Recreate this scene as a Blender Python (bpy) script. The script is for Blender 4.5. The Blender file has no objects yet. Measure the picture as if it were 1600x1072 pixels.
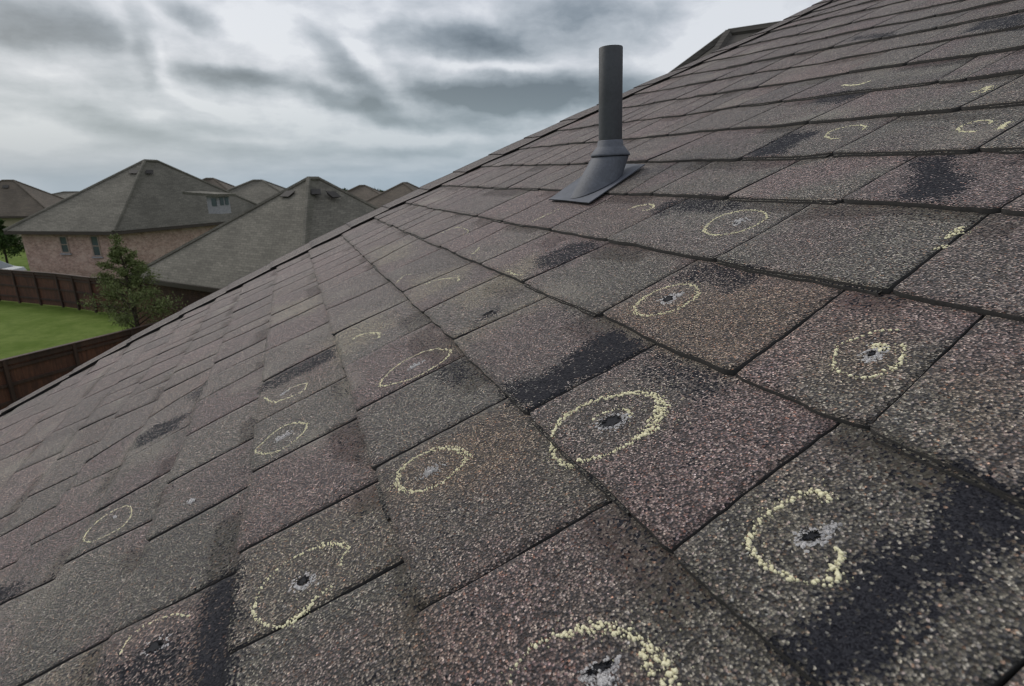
import bpy, bmesh, math, random
import numpy as np
from mathutils import Vector, Matrix
R = math.radians
SC = bpy.context.scene
COL = SC.collection
# ------------------------------------------------------------------ camera, world, sun
F = 858.34; CX, CY = 800.0, 536.0
P = math.atan((CY - 279.0) / F)                 # pitch below the horizon
ZC = 6.5                                        # eye height above the lawn
H = 0.32                                        # eye height above the roof plane; unit of u, v
cam = bpy.data.cameras.new('camera'); camo = bpy.data.objects.new('camera', cam); COL.objects.link(camo)
cam.sensor_width = 36; cam.lens = F / 1600 * 36
camo.location = (0, 0, ZC); camo.rotation_euler = (R(90) - P, 0, 0)
cam.clip_start = 0.02; cam.clip_end = 8000
cam.dof.use_dof = True; cam.dof.focus_distance = 0.66; cam.dof.aperture_fstop = 11.0
SC.camera = camo
SC.cycles.pixel_filter_type = 'BLACKMAN_HARRIS'; SC.cycles.filter_width = 1.05
SC.view_settings.view_transform = 'Standard'; SC.view_settings.look = 'None'
SC.view_settings.exposure = 0.0; SC.view_settings.gamma = 1.0
try: SC.view_settings.use_curve_mapping = False
except Exception: pass
FW = np.array([0, math.cos(P), -math.sin(P)]); DN = np.array([0, -math.sin(P), -math.cos(P)]); RT = np.array([1., 0, 0])
CAM = np.array([0, 0, ZC])
def ray(px, py):
    return (px - CX) / F * RT + (py - CY) / F * DN + FW
def at(px, py, z):                               # point seen at a pixel, at height z
    d = ray(px, py); return CAM + d * ((z - ZC) / d[2])
def aty(px, py, Y):                              # point seen at a pixel, Y metres ahead
    d = ray(px, py); return CAM + d * (Y / d[1])

def srgb(r, g, b):
    f = lambda c: (c / 255 / 12.92) if c / 255 <= 0.04045 else ((c / 255 + 0.055) / 1.055) ** 2.4
    return (f(r), f(g), f(b), 1)

class NT:
    def __init__(s, tree): s.t = tree; s.n = tree.nodes; s.l = tree.links
    def N(s, ty, **kw):
        n = s.n.new(ty)
        for k, v in kw.items(): setattr(n, k, v)
        return n
    def set(s, inp, v):
        if v is None: return
        if hasattr(v, 'is_output') or isinstance(v, bpy.types.NodeSocket): s.l.new(v, inp)
        else: inp.default_value = v[:3] if inp.type == 'VECTOR' and hasattr(v, '__len__') else v
    def math(s, op, a, b=None, c=None, clamp=False):
        n = s.N('ShaderNodeMath', operation=op); n.use_clamp = clamp
        s.set(n.inputs[0], a); s.set(n.inputs[1], b); s.set(n.inputs[2], c); return n.outputs[0]
    def mix(s, f, a, b, mode='MIX'):
        n = s.N('ShaderNodeMix', data_type='RGBA', blend_type=mode); n.clamp_factor = True
        s.set(n.inputs[0], f); s.set(n.inputs[6], a); s.set(n.inputs[7], b); return n.outputs[2]
    def mr(s, v, a, b, c=0., d=1., smooth=True):
        n = s.N('ShaderNodeMapRange'); n.interpolation_type = 'SMOOTHSTEP' if smooth else 'LINEAR'
        s.set(n.inputs[0], v); s.set(n.inputs[1], a); s.set(n.inputs[2], b); s.set(n.inputs[3], c); s.set(n.inputs[4], d); return n.outputs[0]
    def noise(s, vec, scale, detail=3, rough=.5, out=0, dim='3D'):
        n = s.N('ShaderNodeTexNoise', noise_dimensions=dim)
        s.set(n.inputs['Vector'], vec); n.inputs['Scale'].default_value = scale
        n.inputs['Detail'].default_value = detail; n.inputs['Roughness'].default_value = rough; return n.outputs[out]
    def vor(s, vec, scale, dim='2D', feature='F1', rnd=1.0):
        n = s.N('ShaderNodeTexVoronoi', voronoi_dimensions=dim, feature=feature)
        s.set(n.inputs['Vector'], vec); n.inputs['Scale'].default_value = scale
        n.inputs['Randomness'].default_value = rnd; return n
    def ramp(s, f, stops, interp='LINEAR'):
        n = s.N('ShaderNodeValToRGB'); cr = n.color_ramp; cr.interpolation = interp
        while len(cr.elements) < len(stops): cr.elements.new(.5)
        for e, (p, c) in zip(cr.elements, stops): e.position = p; e.color = c if len(c) == 4 else (*c, 1)
        s.set(n.inputs[0], f); return n.outputs[0]
    def vm(s, op, a, b=None, sc=None):
        n = s.N('ShaderNodeVectorMath', operation=op); s.set(n.inputs[0], a); s.set(n.inputs[1], b)
        if sc is not None: s.set(n.inputs[3], sc)
        return n

SUN_EL, SUN_AZ = 38, -50                         # degrees; azimuth from +Y towards +X
def make_world():
    w = bpy.data.worlds.new('World'); SC.world = w; w.use_nodes = True
    T = NT(w.node_tree); T.n.clear()
    out = T.N('ShaderNodeOutputWorld'); bg = T.N('ShaderNodeBackground'); T.l.new(bg.outputs[0], out.inputs[0])
    bg.inputs[1].default_value = 0.1
    sky = T.N('ShaderNodeTexSky', sky_type='NISHITA'); sky.sun_disc = False
    sky.sun_elevation = R(SUN_EL); sky.sun_rotation = R(SUN_AZ); sky.air_density = 1.4; sky.dust_density = 2
    tc = T.N('ShaderNodeTexCoord'); d = tc.outputs['Generated']
    sp = T.N('ShaderNodeSeparateXYZ'); T.l.new(d, sp.inputs[0])
    az = T.math('ARCTAN2', sp.outputs[0], sp.outputs[1]); el = T.math('ARCSINE', sp.outputs[2])
    # cloud deck: direction projected onto a level layer for the general field
    zz = T.math('ADD', T.math('MAXIMUM', sp.outputs[2], 0.0), 0.16)
    cp = T.N('ShaderNodeCombineXYZ')
    T.set(cp.inputs[0], T.math('DIVIDE', sp.outputs[0], zz)); T.set(cp.inputs[1], T.math('DIVIDE', sp.outputs[1], zz))
    deck = T.noise(cp.outputs[0], 1.5, 6, .52)
    deck2 = T.noise(cp.outputs[0], 4.0, 5, .6)
    # warped azimuth / elevation for the single clouds
    ae = T.N('ShaderNodeCombineXYZ'); T.set(ae.inputs[0], az); T.set(ae.inputs[1], el)
    w1 = T.vm('SUBTRACT', T.noise(ae.outputs[0], 7.0, 5, .55, out=1), (.5, .5, .5)).outputs[0]
    w1 = T.vm('MULTIPLY', w1, (.10, .05, 0)).outputs[0]
    aw = T.vm('ADD', ae.outputs[0], w1).outputs[0]
    def pe(px, py):
        v = ray(px, py); v = v / np.linalg.norm(v); return math.atan2(v[0], v[1]), math.asin(v[2])
    base = T.math('ADD', 0.665, T.math('MULTIPLY', T.math('SUBTRACT', deck, .5), .9))
    base = T.math('ADD', base, T.math('MULTIPLY', T.math('SUBTRACT', deck2, .5), .32))
    B = [  # px, py, rx, ry, angle(deg, up to the right), amount
        (70, 42, 190, 62, 0, -.62), (215, 60, 30, 95, 12, -.35), (20, 120, 150, 30, 0, -.12), (345, 118, 110, 26, -8, -.55), (310, 22, 90, 26, -15, -.45),
        (560, 125, 120, 34, -45, -.38), (545, 160, 110, 26, -10, -.5), (735, 62, 210, 44, 0, -.62), (690, 150, 130, 22, -8, -.35), (825, 152, 260, 46, 2, -.85), (890, 15, 120, 40, 0, -.42),
        (700, 195, 170, 18, -3, -.4), (170, 190, 90, 26, -10, -.38), (120, 168, 150, 20, 0, -.12), (400, 235, 330, 22, -2, -.28), (100, 262, 200, 26, 0, -.22), (690, 235, 150, 16, 5, -.3),
        (1030, 40, 110, 60, 0, -.18), (250, 215, 70, 18, 0, -.2),
        (238, 78, 120, 24, -60, .2), (178, 36, 90, 26, -52, .16), (562, 55, 30, 70, 8, .16), (585, 20, 80, 26, 30, .15), (440, 55, 120, 60, 0, .32), (1120, 60, 150, 80, 0, .35), (600, 120, 130, 20, -40, .2),
        (40, 210, 140, 30, 5, .4), (235, 185, 60, 18, 0, .25), (440, 172, 150, 24, -5, .28), (620, 215, 200, 22, -4, .2), (470, 60, 90, 30, 5, -.22), (400, 120, 160, 18, -8, -.2), (60, 120, 120, 18, 0, .15), (310, 200, 120, 14, 0, -.2), (560, 255, 160, 14, 0, .1), (770, 105, 200, 13, 0, .28), (330, 165, 80, 14, -20, .2)]
    st = T.vm('MULTIPLY', aw, (1, 2.1, 1)).outputs[0]
    fine = T.noise(st, 13.0, 7, .62); base = T.math('ADD', base, T.math('MULTIPLY', T.math('SUBTRACT', fine, .5), .62))
    bl = T.noise(T.vm('ADD', st, (3.3, 1.7, 0)).outputs[0], 6.0, 6, .55)
    bl = T.math('SUBTRACT', .30, T.math('ABSOLUTE', T.math('SUBTRACT', bl, .5))); base = T.math('ADD', base, T.math('MULTIPLY', bl, .55))
    tot = base
    for px, py, rx, ry, an, am in B:
        a0, e0 = pe(px, py); a1, e1 = pe(px + 20, py); a2, e2 = pe(px, py - 20)
        sx = abs(a1 - a0) / 20 * rx; sy = abs(e2 - e0) / 20 * ry
        m = T.N('ShaderNodeMapping', vector_type='TEXTURE'); T.l.new(aw, m.inputs[0])
        m.inputs['Location'].default_value = (a0, e0, 0); m.inputs['Rotation'].default_value = (0, 0, R(an)); m.inputs['Scale'].default_value = (sx, sy, 1)
        ln = T.vm('LENGTH', m.outputs[0]).outputs[1]
        tot = T.math('ADD', tot, T.mr(ln, 1.12, 0.12, 0.0, am * 1.12))
    K = 1 / 0.1
    g = T.ramp(tot, [(0.0, srgb(98, 109, 121)), (.3, srgb(136, 146, 157)), (.62, srgb(180, 187, 196)), (.85, srgb(208, 212, 220)), (1.0, srgb(226, 229, 235))])
    hz = T.mr(el, R(10.0), R(-1.0), 0, .8)
    g = T.mix(hz, g, srgb(154, 177, 194))
    g = T.vm('SCALE', g, sc=K).outputs[0]
    g = T.mix(.12, g, sky.outputs[0])
    # the deck is brighter overhead, where less cloud lies in the way
    up = T.mr(el, R(22), R(80), 1.0, 1.35)
    g = T.vm('SCALE', g, sc=up).outputs[0]
    g = T.mix(T.mr(el, R(-3), R(-8)), g, (.9, .9, .85, 1))
    T.l.new(g, bg.inputs[0])
make_world()
sl = bpy.data.lights.new('sun', 'SUN'); so = bpy.data.objects.new('sun', sl); COL.objects.link(so)
sl.energy = 1.5; sl.angle = R(24); sl.color = (1, .95, .88)
sd = Vector((math.sin(R(SUN_AZ)) * math.cos(R(SUN_EL)), math.cos(R(SUN_AZ)) * math.cos(R(SUN_EL)), math.sin(R(SUN_EL))))
so.rotation_euler = sd.to_track_quat('Z', 'Y').to_euler(); so.location = (0, 0, 30)

# ------------------------------------------------------------------ object helpers
def tag(o, label=None, cat=None, group=None, kind=None):
    if label: o['label'] = label
    if cat: o['category'] = cat
    if group: o['group'] = group
    if kind: o['kind'] = kind
    return o
def empty(name, loc=(0, 0, 0), rz=0.0):
    o = bpy.data.objects.new(name, None); COL.objects.link(o); o.location = loc; o.rotation_euler = (0, 0, rz); o.empty_display_size = .1
    return o
def mesh_obj(name, verts, faces, mat, parent=None, smooth=False):
    me = bpy.data.meshes.new(name)
    if parent is not None and not getattr(parent, '_local', False):
        iv = ROOTS.get(parent.name)
        if iv is not None:
            V = np.asarray(verts, float).reshape(-1, 3); verts = V @ iv[0].T + iv[1]
    me.from_pydata([tuple(v) for v in verts], [], [tuple(f) for f in faces]); me.update()
    mats = mat if isinstance(mat, (list, tuple)) else [mat]
    for m in mats: me.materials.append(m)
    if smooth:
        for p in me.polygons: p.use_smooth = True
    o = bpy.data.objects.new(name, me); COL.objects.link(o)
    if parent is not None: o.parent = parent
    return o
ROOTS = {}
def root(name, loc, rz, label, cat, group=None):
    """an Empty at the base of a thing; its parts are given in world coordinates and stored relative to it"""
    o = empty(name, tuple(loc), rz); tag(o, label, cat, group)
    c, s = math.cos(rz), math.sin(rz); Ri = np.array([[c, s, 0], [-s, c, 0], [0, 0, 1.]])
    ROOTS[o.name] = (Ri, -Ri @ np.asarray(loc, float)); return o
def part(name, verts, faces, mat, parent, smooth=False, base=None):
    """mesh part of `parent`; base = the root whose frame it lives in (for sub-parts)"""
    if base is not None: ROOTS[parent.name] = ROOTS[base.name]
    o = mesh_obj(name, verts, faces, mat, parent, smooth); return o
class MB:
    def __init__(s): s.v = []; s.f = []
    def add(s, v, f):
        b = len(s.v); s.v += [tuple(float(c) for c in x) for x in v]; s.f += [tuple(i + b for i in q) for q in f]
    def box(s, o, ax, ay, az):                  # origin corner and three edge vectors
        o, ax, ay, az = (np.asarray(x, float) for x in (o, ax, ay, az))
        s.add([o, o + ax, o + ax + ay, o + ay, o + az, o + ax + az, o + ax + ay + az, o + ay + az],
              [(0, 3, 2, 1), (4, 5, 6, 7), (0, 1, 5, 4), (1, 2, 6, 5), (2, 3, 7, 6), (3, 0, 4, 7)])
    def tube(s, pts, rad, n=10, cap=True):
        pts = [np.asarray(p, float) for p in pts]; b = len(s.v)
        for i, p in enumerate(pts):
            t = pts[min(i + 1, len(pts) - 1)] - pts[max(i - 1, 0)]; t /= np.linalg.norm(t) + 1e-9
            a = np.cross(t, [0, 0, 1.] if abs(t[2]) < .9 else [1., 0, 0]); a /= np.linalg.norm(a); c = np.cross(t, a)
            for k in range(n):
                q = 2 * math.pi * k / n; s.v.append(tuple(p + rad[i] * (a * math.cos(q) + c * math.sin(q))))
        for i in range(len(pts) - 1):
            for k in range(n):
                s.f.append((b + i * n + k, b + i * n + (k + 1) % n, b + (i + 1) * n + (k + 1) % n, b + (i + 1) * n + k))
        if cap:
            s.f.append(tuple(b + k for k in range(n))[::-1]); s.f.append(tuple(b + (len(pts) - 1) * n + k for k in range(n)))
    def ico(s, c, r, sub=1, jit=.15, rnd=random):
        bm = bmesh.new(); bmesh.ops.create_icosphere(bm, subdivisions=sub, radius=1)
        b = len(s.v)
        for v in bm.verts:
            k = 1 + rnd.uniform(-jit, jit); s.v.append((c[0] + v.co.x * r[0] * k, c[1] + v.co.y * r[1] * k, c[2] + v.co.z * r[2] * k))
        for f in bm.faces: s.f.append(tuple(b + v.index for v in f.verts))
        bm.free()

# ------------------------------------------------------------------ materials
def new_mat(name):
    m = bpy.data.materials.new(name); m.use_nodes = True; T = NT(m.node_tree); T.n.clear()
    out = T.N('ShaderNodeOutputMaterial'); b = T.N('ShaderNodeBsdfPrincipled'); T.l.new(b.outputs[0], out.inputs[0]); return m, T, b
def bump(T, b, h, strength=.5, dist=.01):
    n = T.N('ShaderNodeBump'); n.inputs['Strength'].default_value = strength; n.inputs['Distance'].default_value = dist
    T.l.new(h, n.inputs['Height']); T.l.new(n.outputs[0], b.inputs['Normal']); return n
def plain(name, col, rough=.7, var=.15, scale=8, metal=0, bumps=.15):
    m, T, b = new_mat(name); tc = T.N('ShaderNodeTexCoord').outputs['Object']
    n = T.noise(tc, scale, 5, .6); n2 = T.noise(tc, scale * 9, 3, .6)
    k = T.mr(T.math('MULTIPLY_ADD', n2, .4, T.math('MULTIPLY', n, .6)), .3, .7, 1 - var, 1 + var)
    c = T.vm('SCALE', col, sc=k).outputs[0]; T.l.new(c, b.inputs['Base Color'])
    b.inputs['Roughness'].default_value = rough; b.inputs['Metallic'].default_value = metal
    bump(T, b, n2, bumps, .005); return m

def granule_mat(name, use_attr=True, tint=None):
    """mineral granules on asphalt; colour, granule loss and smooth bands come from attributes of the mesh"""
    m, T, b = new_mat(name)
    uv = T.N('ShaderNodeUVMap', uv_map='UVMap').outputs[0]
    wn = T.vm('SUBTRACT', T.noise(uv, 900, 2, .5, out=1), (.5, .5, .5)).outputs[0]
    p = T.vm('ADD', uv, T.vm('SCALE', wn, sc=.0011).outputs[0]).outputs[0]
    v1 = T.vor(p, 1 / .0019); v2 = T.vor(p, 1 / .0010)
    s1 = T.N('ShaderNodeSeparateColor'); T.l.new(v1.outputs['Color'], s1.inputs[0])
    s2 = T.N('ShaderNodeSeparateColor'); T.l.new(v2.outputs['Color'], s2.inputs[0])
    if use_attr:
        a = T.N('ShaderNodeAttribute', attribute_name='tint'); tcol = a.outputs['Color']
        w = T.N('ShaderNodeAttribute', attribute_name='wear'); sw = T.N('ShaderNodeSeparateColor'); T.l.new(w.outputs['Color'], sw.inputs[0])
        bald, band, lite = sw.outputs[0], sw.outputs[1], sw.outputs[2]
    else: tcol, bald, band, lite = tint, 0.0, 0.0, 0.0
    # patchy granule density: clumps a few centimetres wide
    cl = T.noise(uv, 38, 4, .6); cl2 = T.noise(uv, 150, 3, .6)
    # brightness of each granule: mostly dark, a few pale
    rnd = T.math('ADD', T.math('MULTIPLY', s1.outputs[0], .75), T.math('MULTIPLY', s2.outputs[0], .25))
    rnd = T.math('ADD', rnd, T.math('MULTIPLY', T.math('SUBTRACT', cl2, .5), .5))
    br = T.ramp(rnd, [(0.0, (.10,) * 3), (.28, (.3,) * 3), (.45, (.75,) * 3), (.60, (1.35,) * 3), (.74, (2.2,) * 3), (.86, (3.9,) * 3), (1.0, (7.5,) * 3)])
    brm = T.mix(T.math('MULTIPLY', band, .7), br, (.55, .55, .55, 1))
    pale = T.mr(rnd, .6, .9, 0, .5)
    hue = T.ramp(s1.outputs[1], [(0, (1.3, .84, .66)), (.05, (1.18, .93, .80)), (.10, (1.02, .99, .95)), (.55, (1, 1, 1)), (.75, (1.0, 1.02, .93)), (.9, (1.12, .95, 1.0)), (1, (.9, 1.0, 1.1))])
    tc2 = T.mix(pale, tcol, (.085, .078, .068, 1)); col = T.mix(1.0, tc2, brm, 'MULTIPLY'); col = T.mix(1.0, col, hue, 'MULTIPLY')
    col = T.vm('SCALE', col, sc=T.mr(cl, .3, .7, .84, 1.16)).outputs[0]
    col = T.mix(T.math('MULTIPLY', lite, T.mr(T.math('ADD', s2.outputs[2], T.math('MULTIPLY', lite, .5)), .55, .95)), col, (.36, .33, .26, 1))
    # crevices show the asphalt
    gap = T.mr(v1.outputs['Distance'], .36, .66)
    gap = T.math('MULTIPLY', gap, T.math('SUBTRACT', 1.0, T.math('MULTIPLY', band, .6)))
    asp = T.mix(s2.outputs[1], (.009, .009, .012, 1), (.034, .034, .040, 1))
    col = T.mix(T.math('MULTIPLY', gap, .85), col, asp)
    bt = T.math('ADD', T.math('ADD', T.math('MULTIPLY', bald, .95), T.math('MULTIPLY', T.math('SUBTRACT', cl2, .5), .55)), T.math('MULTIPLY', T.math('SUBTRACT', cl, .5), .45))
    off = T.mr(T.math('SUBTRACT', bt, T.math('MULTIPLY', s1.outputs[2], .98)), 0.0, .05)
    if use_attr: col = T.mix(off, col, asp)
    T.l.new(col, b.inputs['Base Color'])
    b.inputs['Roughness'].default_value = .62; b.inputs['Specular IOR Level'].default_value = .3
    b.inputs['Sheen Weight'].default_value = .13; b.inputs['Sheen Roughness'].default_value = .45; b.inputs['Sheen Tint'].default_value = (.9, .84, .82, 1)
    dome = T.math('SUBTRACT', 1.0, T.math('MULTIPLY', v1.outputs['Distance'], 1.2))
    hgt = T.math('ADD', T.math('MULTIPLY', dome, T.math('ADD', .5, T.math('MULTIPLY', s1.outputs[2], .7))), T.math('MULTIPLY', s2.outputs[0], .28))
    if use_attr:
        hgt = T.math('MULTIPLY', hgt, T.math('SUBTRACT', 1.0, T.math('MULTIPLY', off, .62)))
        hgt = T.math('MULTIPLY', hgt, T.math('SUBTRACT', 1.0, T.math('MULTIPLY', band, .45)))
    if use_attr:
        dull = T.math('SUBTRACT', 1.0, T.math('MULTIPLY', T.math('MAXIMUM', off, T.math('MULTIPLY', band, .6)), .85))
        T.l.new(T.math('MULTIPLY', dull, .3), b.inputs['Specular IOR Level']); T.l.new(T.math('MULTIPLY', dull, .13), b.inputs['Sheen Weight'])
    bp = bump(T, b, hgt, 1.0, .0011)
    # each granule faces its own way
    tl = T.vm('SUBTRACT', v1.outputs['Color'], (.5, .5, .5)).outputs[0]
    nn = T.vm('NORMALIZE', T.vm('ADD', bp.outputs[0], T.vm('SCALE', tl, sc=.72).outputs[0]).outputs[0]).outputs[0]
    T.l.new(nn, b.inputs['Normal'])
    return m
M = {}
M['shingle'] = granule_mat('shingle_granules')
M['edge'] = plain('shingle_cut_edge', (.022, .020, .019, 1), .9, .5, 300)
M['edge_light'] = granule_mat('lower_ply_granules', False, (.075, .066, .058, 1))
M['under'] = plain('asphalt_underlay', (.010, .010, .010, 1), .95, .2, 50)
def chalk_mat():
    m, T, b = new_mat('yellow_chalk'); tc = T.N('ShaderNodeTexCoord').outputs['Object']
    n = T.noise(tc, 350, 4, .6); c = T.mix(T.mr(n, .3, .7), srgb(198, 191, 156), srgb(224, 217, 184))
    T.l.new(c, b.inputs['Base Color']); b.inputs['Roughness'].default_value = .95; bump(T, b, n, .4, .0005); return m
M['chalk'] = chalk_mat()
M['pit'] = plain('bruised_asphalt', srgb(34, 34, 40), .75, .7, 260, bumps=.8)
M['fibre'] = plain('exposed_glass_fibre_mat', srgb(196, 192, 190), .95, .6, 420, bumps=.6)
M['pvc'] = plain('dark_grey_painted_pipe', srgb(58, 60, 63), .6, .22, 14, bumps=.12)
M['boot'] = plain('slate_grey_flashing', srgb(78, 81, 89), .65, .25, 16, bumps=.12)
M['pipe_inside'] = plain('pipe_inside', srgb(18, 18, 20), .9)
M['fascia'] = plain('painted_fascia', srgb(120, 112, 104), .6, .1, 4)

# ------------------------------------------------------------------ roof plane of the house the camera stands over
V1 = np.array([440., 279.]); V2 = np.array([4300., -1500.]); cc = np.array([CX, CY])
_d1 = np.array([V1[0] - CX, V1[1] - CY, F]); _d1 /= np.linalg.norm(_d1)
_d2 = np.array([V2[0] - CX, V2[1] - CY, F]); _d2 /= np.linalg.norm(_d2)
_n = np.cross(_d1, _d2); _n /= np.linalg.norm(_n)
_d2 = np.cross(_n, _d1)
c2w = lambda a: a[0] * RT + a[1] * DN + a[2] * FW
D1, D2, NUP = c2w(_d1), c2w(_d2), -c2w(_n)      # along the courses, up the slope, out of the roof
O0 = CAM - H * NUP
def pw(u, v, h=0.0):                             # plane units (u, v) and height h in metres -> world
    u = np.asarray(u, float)[..., None]; v = np.asarray(v, float)[..., None]; h = np.asarray(h, float)[..., None] if not np.isscalar(h) else h
    return O0 + H * (u * D1 + v * D2) + h * NUP
def pp(px, py, h=0.0):                           # pixel -> (u, v) on the roof
    r = np.array([(px - CX) / F, (py - CY) / F, 1.0]); X = r / (r @ _n) * (1 - h / H); return float(X @ _d1), float(X @ _d2)

COURSES = {7:[(586,340),(650,372),(689,389),(735,410),(800,440),(855,465),(935,498),(1017,540),(1150,586),(1200,611),(1312,660),(1362,676),(1490,736),(1600,781)],
6:[(635,318),(747,339),(800,351),(859,363),(947,383),(1122,409),(1200,425),(1322,449),(1400,459),(1532,492),(1600,505)],
5:[(694,291),(800,297),(987,305),(1200,312),(1325,318),(1600,342)],
4:[(800,261),(1117,250),(1162,246),(1200,246),(1400,245),(1600,249)],
3:[(800,236),(935,221),(1030,212),(1200,196),(1407,180),(1600,175)],
2:[(865,207),(975,191),(1200,160),(1360,142),(1600,121)],
1:[(975,170),(1200,132),(1395,106),(1600,80)],
0:[(995,149),(1200,110),(1402,76),(1600,49)],
-1:[(1044,124),(1200,94),(1387,59),(1600,23)],
-2:[(1102,99),(1200,78),(1375,41),(1600,2)],
-3:[(1157,72),(1200,66),(1330,39),(1510,0)],
-4:[(1200,54),(1325,25),(1430,0)],
8:[(535,367),(600,432),(646,480),(670,507),(700,533),(722,557),(790,622),(827,651),(907,733),(957,780),(992,809),(1060,864),(1200,989),(1285,1069)],
9:[(484,392),(492,430),(509,489),(520,530),(536,580),(555,651),(585,736),(600,776),(632,876),(667,964),(702,1069)],
10:[(434,418),(429,453),(422,488),(421,515),(407,606),(397,681),(390,746),(377,889),(370,1021)],
11:[(334,575),(326,595),(312,632),(301,660),(292,687),(271,733),(264,761),(242,809),(232,850),(181,994)],
12:[(256,616),(231,662),(196,723),(150,798),(107,885),(100,898)],
13:[(180,658),(152,700),(136,726),(104,773),(45,860),(39,870)]}
CUTS = [(7,(612,354),(566,380)),(7,(650,376),(584,414)),(7,(689,389),(600,432)),(7,(735,410),(629,462)),(7,(789,435),(645,476)),(7,(850,467),(712,534)),(7,(1017,540),(827,651)),(7,(1312,660),(1060,864)),
(6,(722,334),(632,358)),(6,(747,339),(652,370)),(6,(770,347),(690,387)),(6,(792,353),(714,397)),(6,(859,363),(755,415)),(6,(947,383),(822,444)),(6,(1087,408),(935,498)),(6,(1320,452),(1150,586)),(6,(1532,494),(1362,674)),
(5,(755,298),(700,318)),(5,(800,314),(750,338)),(5,(850,315),(785,347)),(5,(955,307),(860,362)),(5,(1077,310),(950,378)),(5,(1270,318),(1122,409)),(5,(1535,339),(1400,454)),
(4,(840,283),(815,296)),(4,(917,260),(845,297)),(4,(1062,252),(985,301)),(4,(1117,250),(1024,304)),(4,(1255,247),(1147,306)),(4,(1432,246),(1322,315)),
(3,(1030,212),(990,235)),(3,(1120,205),(1020,250)),(3,(1262,192),(1165,246)),(3,(1405,183),(1310,240)),(3,(1600,187),(1525,241)),
(2,(1125,172),(1062,203)),(2,(1228,160),(1150,199)),(2,(1360,144),(1270,189)),(2,(1590,122),(1500,172)),
(1,(1232,130),(1200,145)),(1,(1310,117),(1228,157)),(1,(1510,96),(1467,129)),(1,(1580,84),(1520,118)),
(0,(1232,107),(1200,129)),(0,(1395,77),(1345,106)),(0,(1492,61),(1432,94)),
(8,(560,392),(494,418)),(8,(584,419),(505,457)),(8,(605,442),(509,489)),(8,(634,470),(520,530)),(8,(669,507),(536,580)),(8,(722,557),(555,651)),(8,(789,622),(585,736)),(8,(957,781),(667,963)),
(9,(492,428),(428,455)),(9,(504,474),(422,516)),(9,(511,504),(412,556)),(9,(522,541),(406,605)),(9,(536,590),(400,667)),(9,(554,655),(388,748)),(9,(586,751),(380,869)),(9,(631,877),(372,1026)),
(10,(410,552),(326,595)),(10,(402,577),(314,632)),(10,(404,622),(292,687)),(10,(395,682),(265,761)),(10,(386,760),(232,850)),(10,(376,890),(184,996)),
(11,(333,574),(262,612)),(11,(327,596),(232,658)),(11,(301,660),(196,723)),(11,(271,733),(155,804)),(11,(242,809),(109,885)),(11,(181,994),(40,1072)),
(12,(256,616),(178,668)),(12,(231,662),(136,726)),(12,(195,723),(104,773)),(12,(147,800),(45,860)),(12,(100,898),(0,951)),
(13,(62,804),(0,844)),(13,(39,870),(0,891))]
# course lines v = a + b*u
LINE = {}
for k, pts in COURSES.items():
    q = np.array([pp(*p) for p in pts]); A = np.c_[np.ones(len(q)), q[:, 0]]
    reg = .6                                     # gentle pull of the slope term to zero
    b = ((q[:, 0] - q[:, 0].mean()) @ (q[:, 1] - q[:, 1].mean())) / (((q[:, 0] - q[:, 0].mean()) ** 2).sum() + reg)
    LINE[k] = (q[:, 1].mean() - b * q[:, 0].mean(), b)
for k in (-4,): LINE[k] = (LINE[-3][0] + .56, LINE[-3][1])
KTOP, KBOT = -17, 68
for k in range(-5, KTOP - 1, -1): LINE[k] = (LINE[k + 1][0] + .55, LINE[k + 1][1] * .92)
for k in range(14, KBOT + 1): LINE[k] = (LINE[k - 1][0] - min(.5, .34 + .02 * (k - 14)), LINE[k - 1][1] * .5)
def lv(k, u): a, b = LINE[k]; return a + b * np.clip(u, -.5, 9)
RKP = [(0,655),(112,588),(200,541),(330,478),(400,433),(586,341),(694,291),(800,237),(865,207),(995,149),(1102,99),(1200,50),(1317,0)]
_q = np.array([pp(*p) for p in RKP]); RK = np.polyfit(_q[:, 1], _q[:, 0], 3)
def rake(v): return np.polyval(RK, np.clip(v, -3.9, 7.6))
OUP = [(0,643),(101,588),(312,470),(400,423),(426,404),(529,356),(655,295),(800,226),(935,164),(1065,102),(1200,44),(1297,0)]
CAPH = .014
_q2 = np.array([pp(*p, h=CAPH) for p in OUP]); OU = np.polyfit(_q2[:, 1], _q2[:, 0], 3)
def outer(v): return np.maximum(np.polyval(OU, np.clip(v, -3.9, 7.6)), rake(v) + .25)
UMIN = -26.0
rng = np.random.default_rng(7); random.seed(5)
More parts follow.
